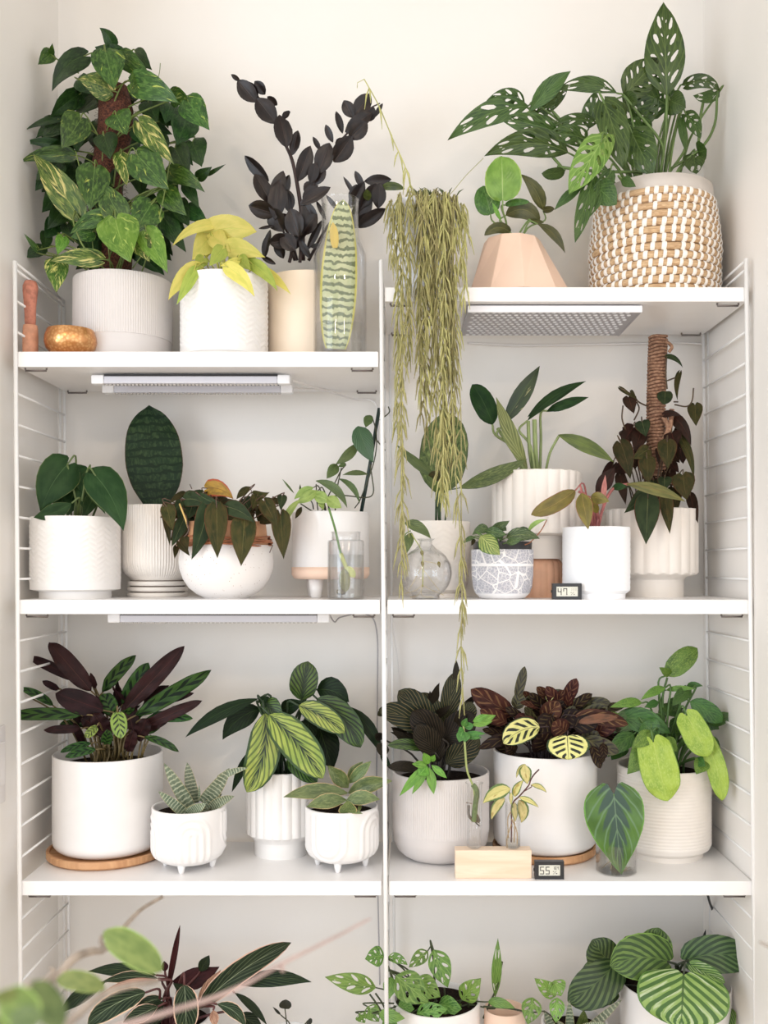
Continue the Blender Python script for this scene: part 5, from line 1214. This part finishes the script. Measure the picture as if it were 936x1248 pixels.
p.vine([(395,790,0),(400,840,0),(440,860,0),(430,830,0)], .0034, simple('brown_root', (88, 74, 52), .7, var=.4, sc=140), 'root'); p.vine([(418,850,0),(430,868,0),(443,880,0)], .0016, BK2, 'root'); p.vine([(385,778,0),(410,782,0)], .001, simple('brown_root_fine', (110, 84, 60), .7), 'root')
p.mat = LOB
LBG = leafmat('mid_green_lobed_leaf', (82, 148, 66), (60, 120, 54), rib=(130, 180, 100), back=(90, 140, 60), rough=.35, rnd=.2)
for a in [(415,440,515,398,44,-2),(415,425,480,395,30,-2),(420,445,500,425,26,-2.5)]: p.leaf(*a, shape='lance', st=None, dt=-1)
for a in [(375,480,470,478,26,-2.5),(378,490,455,495,24,-2.5),(370,465,355,515,44,-3),(375,460,350,470,36,-2),(380,470,380,515,50,-3),(380,450,420,440,36,-1),(370,450,390,410,30,-1)]: p.leaf(*a, shape='lance', st=None, dt=-1, mat=LBG)
p = tube_(625, 976, .036, 'hoya_cutting_in_tube', 'variegated cream-green cutting in the right test tube of the wooden block', .018)
p.view = (560, 870, 5.943); p.mat = HO = leafmat('cream_green_leaf', (214, 208, 146), (196, 194, 126), edge=(96, 132, 74), edgew=.32, rib=(170, 170, 96), back=(190, 184, 120), rough=.3, rnd=.15, yblot=(178, 160, 92)); p.shape = 'ovate'
p.leaves([(370,545,170,648,110,-1,D(bend=.2)), (330,610,232,768,70,-1.5,D(bend=.2)), (400,600,465,480,60,-1,D(bend=.2,dt=0)), (470,370,492,510,96,-2,D()), (480,365,412,465,34,-1,D(bend=.25)), (520,515,632,572,40,-1,D(bend=.25)), (430,605,575,680,44,-2,D(bend=.16)), (430,625,445,790,90,0,D(bend=.3)), (375,570,372,660,30,-2,D()), (395,640,405,780,56,.3,D())], st=None, dt=-.6)
p.vine([(375,930,0),(378,800,.2),(380,660,0),(440,590,-.5),(500,520,-1),(515,480,-1),(540,440,-1),(577,402,-1)], .0016, STEMP)
p.vine([(470,560,-1),(520,530,-1),(520,515,-1)], .0012, STEMP); p.vine([(385,680,0),(370,600,-1),(360,560,-1)], .0012, STEMG)
for q in [[(378,700,0),(350,760,.3),(355,900,.2)],[(380,700,0),(400,800,.2),(395,930,.2)],[(378,760,0),(415,850,0),(418,960,0)],[(376,800,0),(345,900,0),(345,970,0)]]: p.vine(q, .0012, simple('tan_root', (176, 150, 110), .7), 'root')

# peacock plant
yc = .218; cx = P(664, 0, yc).x; R = M_(62.5, yc)
zz_ = saucer(P(663, 0, .222).x, .222, Z3, .122, .02, 'round wooden saucer under the peacock-patterned plant pot')
H = P(0, 926, yc-R).z-zz_
p = Plant('potted_peacock_plant', 'burgundy and cream peacock-patterned calathea in a large plain white pot', yc, cx, zz_, VQ)
p.pot(cx, R, H, ROUND, WH, soil=.028, wall=.005, floorh=.6)
MAK = leafmat('cream_peacock_leaf', (226, 222, 156), (206, 206, 130), veinf=4.5, veinc=(26, 40, 26), veinduty=.42, vmask=(.12, .72), slope=.35, edge=(44, 72, 38), edgew=.1, back=(96, 54, 56), rib=(40, 70, 40), ribw=.03, rough=.35, rnd=.12)
MAR = leafmat('burgundy_peacock_leaf', (88, 58, 56), (58, 36, 40), veinf=4.5, veinc=(126, 98, 80), veinduty=.2, vmask=(.1, .75), slope=.35, rib=(120, 90, 76), back=(60, 60, 40), rough=.4, rnd=.3, spec=.12)
MKD = leafmat('dark_peacock_leaf', (48, 36, 38), (32, 26, 28), veinf=4.5, veinc=(92, 84, 62), veinduty=.15, vmask=(.1, .75), slope=.35, back=(60, 40, 40), rough=.4, rnd=.4, spec=.12)
MKG = leafmat('olive_peacock_leaf', (96, 100, 66), (64, 70, 48), veinf=4.5, veinc=(36, 34, 28), veinduty=.4, vmask=(.05, .8), slope=.35, back=(80, 50, 48), rough=.4, rnd=.3)
p.mat = MAR; p.shape = 'oblong'; p.stem = simple('dark_burgundy_petiole', (60, 42, 42), .5, var=.3)
p.leaves([(590,400,405,285,100,-1,D()), (560,430,445,375,70,-3,D()), (605,330,640,185,44,0,D(mat=MKG,dt=0)), (600,370,625,300,60,0,D(mat=MKG,dt=0)), (700,350,640,330,70,2,D(mat=MKG)), (735,330,830,320,80,0,D(mat=MKG,dt=0)), (760,275,740,340,40,0,D(mat=MAK,st=None)), (720,420,790,340,90,-3,D()), (690,440,600,450,70,-6,D(bend=.2)),
 (705,450,548,522,110,-9,D(mat=MAK,bend=.22,roll=10,dt=-2)), (825,490,830,592,190,-13,D(mat=MAK,shape='round',dt=-2,roll=0)), (660,400,610,470,100,-4,D(mat=MAR)), (760,400,700,470,90,-5,D(mat=MKD)), (640,480,440,545,56,-7,D(mat=MKD,bend=.1)), (810,380,930,345,80,-1,D(mat=MKG)), (780,420,900,400,80,-4,D(mat=MKD)),
 (850,450,960,420,80,-6,D(mat=MKD)), (580,560,500,500,60,0,D(mat=MKD)), (740,540,700,480,120,-6,D(mat=MKD)), (820,470,760,430,90,-6,D(mat=MAR)), (900,540,960,470,90,-6,D(mat=MKG)), (880,420,1000,360,80,-3,D(mat=MKG)), (940,480,1040,430,70,-5,D(mat=MAR)), (900,500,1050,560,70,-8,D(mat=MKG)), (980,520,985,590,40,-10,D(mat=MKD)), (860,400,1090,440,70,-6,D(mat=MAR,bend=.1)), (600,560,560,530,60,-6,D(mat=MKD))], dt=-2)
p.fill(34, 770, 460, 240, 90, 120, .44, dmin=-3, dmax=7, mat=MKD, down=-.35, shape='oblong'); p.fill(8, 780, 380, 190, 60, 110, .5, dmin=-2, dmax=4, mat=MAR, down=-.5); p.fill(8, 830, 430, 190, 70, 110, .45, dmin=-4, dmax=2, mat=MKG, down=-.3)
p.view = VR; p.leaf(165,600,205,590,30,-11,st=None,mat=MKD); p.leaf(150,530,185,630,46,-10,st=None,mat=MKD,wave=.2); p.leaf(110,350,230,345,50,-2,st=None,mat=MKG,bend=.1); p.leaf(90,430,260,410,40,-7,st=None,mat=leafmat('brown_edged_leaf',(140,104,70),(90,70,48)),bend=.1)

# leaf in tumbler
yc = .07; cx = P(751, 0, yc).x; R = M_(24.7, yc); H = P(0, 1033, yc-R).z-Z3
p = Plant('leaf_in_tumbler', 'single heart-shaped green and slate leaf standing in a short clear tumbler', yc, cx, Z3, VR, cat='plant in glass')
glass_vessel(p.root, (cx, yc, Z3), [(R*.9, 0), (R, .003), (R, H)], .0022, 64, H*.55, name='tumbler')
HRT = leafmat('green_slate_heart_leaf', (88, 136, 66), (74, 120, 60), cen=(62, 96, 92), cenw=.46, cenvein=5, rib=(112, 146, 126), ribw=.022, veinf=5, veinc=(110, 150, 120), veinduty=.05, rough=.32, rnd=0, edge=(104, 164, 70), edgew=.05)
p.leaf(243, 742, 275, 1092, 262, -3, dt=-1.2, mat=HRT, st=None, bend=0, fold=.14, arch=.05, rows=18)
for q in [[(243,742,-3),(250,850,-1.5),(240,960,0),(235,1050,0)]]: p.vine(q, .0018, STEMG)
rg = random.Random(2)
for i in range(9):
    x = rg.uniform(185, 320); p.vine([(240,1030,0),((x+240)/2,rg.uniform(1040,1075),rg.uniform(-1,1)),(x,rg.uniform(1055,1085),rg.uniform(-1,1))], .0009, simple('thin_root', (134, 116, 82), .7) if i == 0 else bpy.data.materials['thin_root'], 'root')

# ridged pot, right
yc = .213; cx = P(809, 0, yc).x; R = M_(56, yc); H = P(0, 944, yc-R).z-Z3
p = Plant('potted_lime_leaf_plant', 'bright green plant with drooping lime leaves in a white pot ridged with rings', yc, cx, Z3, VR)
def rings(a, z): return -.0011*(.5-.5*cos(z/.0078*2*pi)) if H*.17 < z < H*.93 else 0
p.pot(cx, R, H, fine([(0, .82), (.055, .82), (.06, .85), (.1, .96), (.15, 1), (1, 1)], 130), CRM2, rel=rings, seg=96, soil=.02, floorh=.6)
GRD = leafmat('deep_green_leaf', (62, 112, 50), (44, 90, 42), rib=(110, 150, 80), ribw=.02, mott=(80, 130, 62), veinf=6, veinc=(84, 132, 64), veinduty=.08, back=(104, 140, 70), rough=.38)
GRM = leafmat('mottled_green_leaf', (96, 148, 60), (72, 122, 50), mott=(136, 178, 84), mottsc=22, rib=(140, 180, 96), ribw=.02, back=(110, 150, 70), rough=.4)
GRL = leafmat('lime_mottled_leaf', (166, 206, 84), (140, 188, 74), mott=(180, 214, 110), mottsc=24, rib=(190, 216, 120), ribw=.02, edge=(120, 170, 70), edgew=.05, back=(150, 186, 90), rough=.4, rnd=.12, trans=.18)
p.mat = GRD; p.shape = 'ovate'; p.stem = simple('mid_green_petiole', (82, 116, 58), .5, var=.25); p.sr = .0024
p.leaves([(470,225,605,105,96,-1,D(mat=GRM,dt=0,shape='oblong')), (490,225,440,190,40,-1,D(mat=GRM,st=None)), (465,280,360,332,40,-3,D(mat=GRM,bend=.1)), (365,345,225,365,44,-4,D(mat=GRM,bend=.12)), (470,290,600,285,26,-1,D(mat=GRM,bend=.1)), (560,275,630,272,30,0,D(bend=.2)), (580,285,495,360,60,-2,D(bend=.1)), (435,340,375,365,36,-2,D()),
 (575,340,715,430,84,-4,D(bend=.12,shape='oblong')), (660,440,778,405,60,-3,D(bend=.2)), (600,420,700,460,90,0,D(bend=.2)), (270,410,490,480,110,-3,D(bend=.2)), (400,400,190,480,100,-2,D(bend=.15)), (560,400,650,580,124,-9,D(mat=GRL,bend=.04,shape='shield',dt=-3,wave=.08)), (640,500,712,770,88,-9,D(mat=GRL,bend=.1,shape='shield',dt=-3,wave=.1)),
 (415,515,478,770,168,-12,D(mat=GRL,shape='shield',dt=-3,bend=-.02,wave=.1)), (410,470,320,540,70,-10,D(mat=GRM)), (400,480,300,655,110,-8,D(mat=GRM,bend=-.12)), (330,480,215,580,80,-5,D(bend=.1)), (460,500,520,555,70,-8,D(mat=GRM)), (640,590,600,655,70,-10,D(mat=GRM)), (600,590,640,620,50,-10,D(mat=GRD)), (650,490,705,570,60,-4,D(mat=GRD)), (480,345,470,400,50,0,D()),
 (540,370,480,400,110,2,D(bend=.2)), (560,470,520,420,90,-2,D()), (370,430,440,500,110,-6,D()), (280,430,230,380,40,-2,D(mat=GRM))])
p.fill(14, 450, 480, 200, 90, 90, .75, dmin=0, dmax=7)
p.vine([(465,660,-1),(468,500,-1),(455,330,-1),(475,235,-1)], .0026); p.vine([(445,640,0),(430,480,0),(440,380,0),(455,310,0)], .002); p.vine([(520,655,-1),(515,560,-2),(560,480,-3)], .005); p.vine([(545,655,-1),(550,590,-1),(590,540,-1)], .003)

# ================================================================ bottom level
VX1, VX2, VX3, VX4 = (0, 1090, 4.68), (180, 1090, 4.2545), (390, 1120, 3.467), (630, 1090, 3.06)
yc = .16; cx = P(205, 0, yc).x; R = .1; H = P(0, 1262, yc-R).z-Z4
p = Plant('potted_pink_edged_plant', 'dark green plant with pink-cream leaf edges and a rolled burgundy leaf, bottom left', yc, cx, Z4, VX2)
p.pot(cx, R, H, ROUND, WH, soil=.02, floorh=.6)
TRI = leafmat('tricolour_leaf', (46, 66, 52), (32, 50, 42), rib=(170, 190, 160), ribw=.028, veinf=6, veinc=(96, 120, 96), veinduty=.07, slope=.6, edge=(226, 196, 178), edgew=.1, var=(176, 186, 130), varthr=.7, varsoft=.02, back=(92, 50, 62), rough=.34, rnd=.2, spec=.12)
TRD = leafmat('dark_stripe_leaf', (36, 56, 42), (28, 44, 36), rib=(90, 110, 80), veinf=6, veinc=(70, 92, 70), veinduty=.1, back=(92, 50, 62), rough=.36, rnd=.3, spec=.12)
TRP = leafmat('pink_back_leaf', (196, 156, 142), (160, 118, 108), veinf=6, veinc=(120, 88, 84), veinduty=.2, rough=.45)
BUR = leafmat('burgundy_rolled_leaf', (74, 40, 48), (52, 30, 36), rough=.45, back=(60, 36, 40), spec=.12)
p.mat = TRI; p.shape = 'lance'; p.stem = STEMP; p.sr = .003
p.leaves([(265,590,745,250,118,-5,D(bend=.1,dt=0,shape='oblong')), (470,470,850,455,88,-1,D(mat=TRD,bend=.14)), (110,470,168,158,36,-2,D(mat=BUR,dt=0,fold=.9,shape='strap')), (130,450,372,375,110,1,D(mat=BUR,bend=-.14,dt=0)), (270,400,320,315,60,0,D(mat=TRD,dt=0)), (260,560,380,390,60,-1,D(mat=TRP,dt=0)), (90,400,85,345,40,0,D(mat=BUR,dt=0)),
 (190,470,200,720,130,-9,D(bend=.02,shape='oblong')), (450,510,620,680,44,-4,D(mat=TRD,bend=.1)), (360,570,510,690,70,-8,D(bend=.25)), (340,600,350,690,50,-9,D(mat=TRP)), (470,620,600,700,80,-4,D(mat=TRD)), (250,540,130,460,60,-3,D(mat=TRD)), (100,620,-60,640,90,-4,D(mat=TRD)), (80,540,-70,600,60,-3,D(mat=TRI,bend=.16))])
p.view = VX1
p.leaves([(890,460,500,440,80,-1,D(mat=TRD,bend=.1)), (900,480,580,500,70,-2,D(mat=TRI,bend=.12)), (830,560,500,740,130,-6,D(mat=TRI,bend=.14,shape='oblong')), (600,500,340,680,90,-3,D(mat=TRD,bend=.12)), (900,490,560,580,44,-9,D(mat=TRP,bend=.14)), (900,640,700,730,100,-6,D(mat=TRI)), (930,610,850,700,70,-4,D(mat=TRD))])
# little sprout in a small pot, bottom
yc = .14; cx = P(352, 0, yc).x
p = Plant('potted_dark_sprout', 'tiny dark round leaf on a thin stalk beside the pink-edged plant', yc, cx, Z4, VX2)
R = .05; H = P(0, 1270, yc-R).z-Z4; p.pot(cx, R, H, ROUND, WH)
p.mat = leafmat('small_dark_round_leaf', (44, 52, 40), (34, 40, 32)); p.shape = 'round'
p.leaves([(712,592,716,545,66,-2,D(dt=0,st=None)), (830,655,850,668,40,-2,D(dt=0,st=None)), (690,625,648,582,14,-2,D(st=None,shape='lance'))])
for q in [[(740,800,0),(722,680,-2),(712,592,-2)], [(740,800,0),(740,680,-2),(690,625,-2)], [(760,800,0),(800,700,-2),(830,655,-2)]]: p.vine(q, .0015, STEMD)

yc = .13; cx = P(532, 0, yc).x; R = .1; H = P(0, 1242, yc-R).z-Z4
p = Plant('potted_small_holed_vine', 'small holed-leaf vine with bright green leaves at the bottom centre', yc, cx, Z4, VX3)
p.pot(cx, R, H, ROUND, WH, soil=.012, floorh=.6)
p.mat = MOB; p.shape = 'ovate'; p.stem = simple('dark_vine_stem', (64, 74, 44), .5, var=.3); p.sr = .0018
HM = leafmat('holed_vine_leaf', (96, 146, 62), (72, 122, 52), rib=(140, 180, 100), veinf=5, veinc=(126, 168, 90), veinduty=.12, mott=(120, 164, 80), back=(120, 160, 80), rough=.36)
p.mat = HM
p.leaves([(235,290,20,245,84,-4,D(holes=hs(3,41,1.2),mat=MOB)), (270,160,190,170,84,-2,D(holes=hs(3,42),bend=.1)), (290,160,370,195,44,-2,D(holes=hs(3,43,1.2),bend=.2)), (455,135,375,205,60,-1,D(holes=hs(3,44,1.3))), (480,130,540,290,96,-2,D(holes=hs(3,45,1.2))),
 (320,240,460,355,130,-8,D(holes=hs(3,46),mat=HM)), (300,245,290,340,60,-6,D()), (400,260,510,330,100,-3,D(holes=hs(3,47,.8),mat=MOB)), (600,340,680,250,90,-4,D(holes=hs(3,48),mat=MOB)), (740,330,752,80,44,-1,D(holes=hs(2,49,1.0),shape='lance',dt=0)), (710,350,825,378,44,-3,D(bend=.1)),
 (410,400,540,380,80,-7,D(holes=hs(3,50,.9))), (250,400,360,420,60,-8,D(mat=MOB)), (200,370,250,435,70,-5,D(holes=hs(2,51,1.1))), (165,400,190,440,50,-5,D(holes=hs(2,52,1.1))), (500,360,600,380,90,-3,D()), (330,370,400,380,70,-4,D()), (540,400,600,360,60,0,D()), (270,420,330,460,70,-8,D())])
for q in [[(290,440,-3),(240,360,-4),(210,318,-4)], [(300,440,-3),(265,360,-3),(235,315,-4)], [(345,400,0),(310,260,-1),(288,200,-2)], [(525,420,0),(528,340,-1),(525,290,-1)], [(690,420,-1),(720,350,-1),(750,280,-1),(770,180,-1)], [(690,370,-2),(800,378,-3),(880,395,-4)], [(625,420,-1),(628,345,-2)]]: p.vine(q, .0022)
yc = .12; cx = P(615, 0, yc).x; R = M_(16, yc); 
t = thing('peach_pot', 'edge of an empty peach pot at the bottom, right of the small holed vine', 'pot', (cx, yc, Z4)); H = P(0, 1238, yc-.04).z-Z4
MB().lathe((cx, yc, Z4), [(.001, 0), (.042, 0), (.05, H*.5), (.046, H), (.042, H), (.045, H*.5), (.038, .01), (.001, .01)], 48, None, False).build('pot', PEA, t)

yc = .12; cx = P(700, 0, yc).x
p = Plant('potted_snake_plant_and_vine', 'banded grey-green finger leaves with a pale holed leaf, left of the striped round leaves', yc, cx, Z4, VX4)
R = .075; H = P(0, 1264, yc-R).z-Z4; p.pot(cx, R, H, ROUND, WHM)
p.mat = CYS; p.shape = 'blade'
p.leaves([(250,520,392,392,34,-1,D(dt=0)), (200,540,195,395,36,-1,D(dt=0)), (160,560,100,430,40,-1,D(dt=0)), (240,560,250,430,60,1,D(mat=BRO)), (240,500,330,480,30,-4,D()), (190,520,150,470,30,-3,D())], st=None, thick=.5, fold=.25)
p.shape = 'ovate'; p.leaves([(145,380,65,312,60,-6,D(mat=MOB,holes=hs(3,61,1.1))), (140,320,165,380,70,-7,D(mat=MOB,holes=hs(2,62))), (150,385,145,480,58,-7,D(mat=MOB,holes=hs(3,63))), (60,385,40,485,76,-6,D(mat=HM,holes=hs(3,64,1.2)))], st=None)
p.vine([(0,432,-5),(60,440,-5),(110,440,-4),(170,500,-3)], .0018, STEMD)

yc = .17; cx = P(823, 0, yc).x; R = M_(66, yc); H = P(0, 1226, yc-R).z-Z4
p = Plant('potted_round_leaf_calathea', 'large round leaves striped pale and dark green in a white pot, bottom right', yc, cx, Z4, VX4)
p.pot(cx, R, H, ROUND, WH, soil=.02, floorh=.6, wall=.004)
ORB = leafmat('striped_round_leaf', (150, 186, 112), (132, 172, 92), veinf=6.2, veinc=(70, 120, 56), veinduty=.48, slope=.62, rib=(60, 104, 50), ribw=.03, edge=(96, 146, 70), edgew=.05, var=(186, 206, 172), varthr=.58, varsoft=.06, back=(110, 140, 80), rough=.36, rnd=.08)
ORD = leafmat('dark_striped_round_leaf', (96, 130, 84), (78, 112, 70), veinf=6, veinc=(42, 74, 44), veinduty=.56, slope=.62, rib=(84, 120, 70), ribw=.03, back=(96, 124, 70), rough=.38, rnd=.15)
ORM = leafmat('mid_striped_round_leaf', (116, 150, 80), (90, 128, 62), veinf=6, veinc=(58, 92, 46), veinduty=.5, slope=.62, rib=(110, 140, 80), ribw=.025, edge=(130, 170, 84), edgew=.05, back=(104, 120, 66), rough=.38, rnd=.12)
p.mat = ORB; p.shape = 'orbi'; p.stem = simple('dark_petiole_round', (52, 62, 44), .5, var=.3); p.sr = .003
p.leaves([(622,300,612,500,330,-13,D(dt=-5,fold=.08,wave=.03,rows=18,bend=0)), (652,265,775,330,60,-8,D(mat=ORB,st=None)), (640,245,880,262,140,-5,D(mat=ORD,bend=.25,dt=-2)), (560,250,350,270,170,-5,D(mat=ORM,bend=.2,dt=-3,wave=.05)), (500,250,530,125,130,0,D(mat=ORM,dt=0,shape='orbi')), (440,200,385,185,60,1,D(mat=ORM,bend=.3)),
 (360,265,190,400,150,-2,D(mat=ORD,dt=-2,bend=-.1)), (345,260,280,170,130,-1,D(mat=ORD,dt=0)), (330,270,270,420,150,-1,D(mat=ORD)), (790,430,780,520,60,-6,D(mat=ORM)), (360,350,300,400,80,2,D(mat=ORD)), (700,300,660,260,60,-4,D(mat=ORM))])
p.vine([(655,420,0),(652,340,-4),(652,280,-6)], .003)

# ================================================================ foreground branches (near the lens side of the room)
def FG(x, y, D_): return Vector(((x-CX)*D_/FPX, D_-D0, Z0+(CY-y)*D_/FPX))
fx = FG(40, 1330, 1.0)
t = thing('foreground_branching_shrub', 'blurred pale branch with a few soft green leaves in front at bottom left', 'shrub', (fx.x, fx.y, 0))
BRN = simple('pale_bark', (176, 162, 148), .8, var=.3, sc=40); BRR = simple('reddish_bark', (198, 172, 164), .8, var=.25, sc=30)
FL = leafmat('soft_green_leaf', (138, 160, 96), (112, 140, 80), back=(130, 150, 96), rough=.5, trans=.2, edge=(160, 190, 110), edgew=.1)
FL2 = leafmat('grey_green_leaf', (112, 136, 88), (88, 116, 70), back=(110, 130, 90), rough=.5, trans=.15)
class FP(Plant):
    def __init__(s): s.root = t; s.n = 0; s.rng = random.Random(9); s.mat = FL; s.shape = 'oblong'; s.kw = {}; s.view = VX1; s.yc = -.75; s.stem = BRN; s.cx = 0; s.zs = 0; s.rs = .1; s.sr = .002
f = FP()
def br(pts, r, mat, name='branch'):
    q = spline([FG(v[0]/4.68, 1090+v[1]/4.68, v[2]) for v in pts], 6); n = len(q)
    MB().tube(q, [r[0]+(r[1]-r[0])*i/(n-1) for i in range(n)], 8).build(name, mat, t)
br([(-160,1400,1.12),(60,760,1.2),(240,525,1.25),(330,460,1.28),(420,365,1.3),(520,325,1.34),(600,310,1.36),(700,195,1.5),(800,90,1.56),(925,15,1.62)], (.008, .003), BRN)
br([(-160,1400,1.0),(200,900,1.05),(400,720,1.08),(560,590,1.1),(700,530,1.14),(900,495,1.2)], (.007, .003), BRN)
br([(240,525,1.25),(300,440,1.27),(280,420,1.27)], (.004, .002), BRN, 'twig'); br([(600,310,1.36),(575,270,1.36),(580,235,1.36)], (.004, .003), BRN, 'twig')
br([(-160,1400,1.0),(300,900,.98),(900,690,1.0),(1300,560,1.05),(1600,400,1.1),(1900,250,1.15),(2110,140,1.2)], (.0035, .0014), BRR)
br([(1600,400,1.1),(1615,440,1.1)], (.003, .002), BRR, 'twig')
for (bx, by, tx, ty, wd, D_, mt, bd) in [(590,215,925,440,170,1.3,FL,.05),(320,490,600,540,110,1.22,FL,.1),(170,500,350,770,170,.9,FL2,.05),(0,570,200,760,200,.85,FL,.1),(60,760,250,700,140,.8,FL2,.2),(-60,640,60,800,160,.85,FL,0),(100,560,-40,600,70,.85,FL,0),(0,575,15,560,40,.85,FL2,0)]:
    f.yc = D_-D0; f.leaf(bx, by, tx, ty, wd, 0, dt=-1, bend=bd, mat=mt, st=None, fold=.1)
br([(-160,1400,1.0),(60,900,.9),(170,500,.9)], (.006, .003), BRN); br([(-160,1400,1.0),(-40,900,.86),(0,570,.85)], (.005, .003), BRN)
MB().tube([Vector((fx.x, fx.y, 0)), Vector((fx.x-.02, fx.y, .4)), FG(-160/4.68, 1090+1400/4.68, 1.0)], [.018, .014, .009], 10).build('trunk', BRN, t)
MB().lathe((fx.x, fx.y, 0), [(.001, 0), (.11, 0), (.14, .24), (.135, .25), (.128, .25), (.125, .21), (.001, .2)], 48, None, False).build('pot', CRM2, t)
# second foreground twig at the far right edge
t2 = FG(965, 1150, 1.3); 
t = thing('foreground_twig', 'small pale twig tip entering at the right edge near the bottom', 'twig', (t2.x, t2.y, 0))
MB().tube([FG(985, 1600, 1.3), FG(975, 1250, 1.3), FG(960, 1165, 1.3), FG(926, 1148, 1.3)], [.006, .005, .004, .0015], 8).build('twig', BRN, t)
MB().tube([Vector((t2.x, t2.y, 0)), FG(985, 1600, 1.3)], [.01, .006], 8).build('stem', BRN, t)
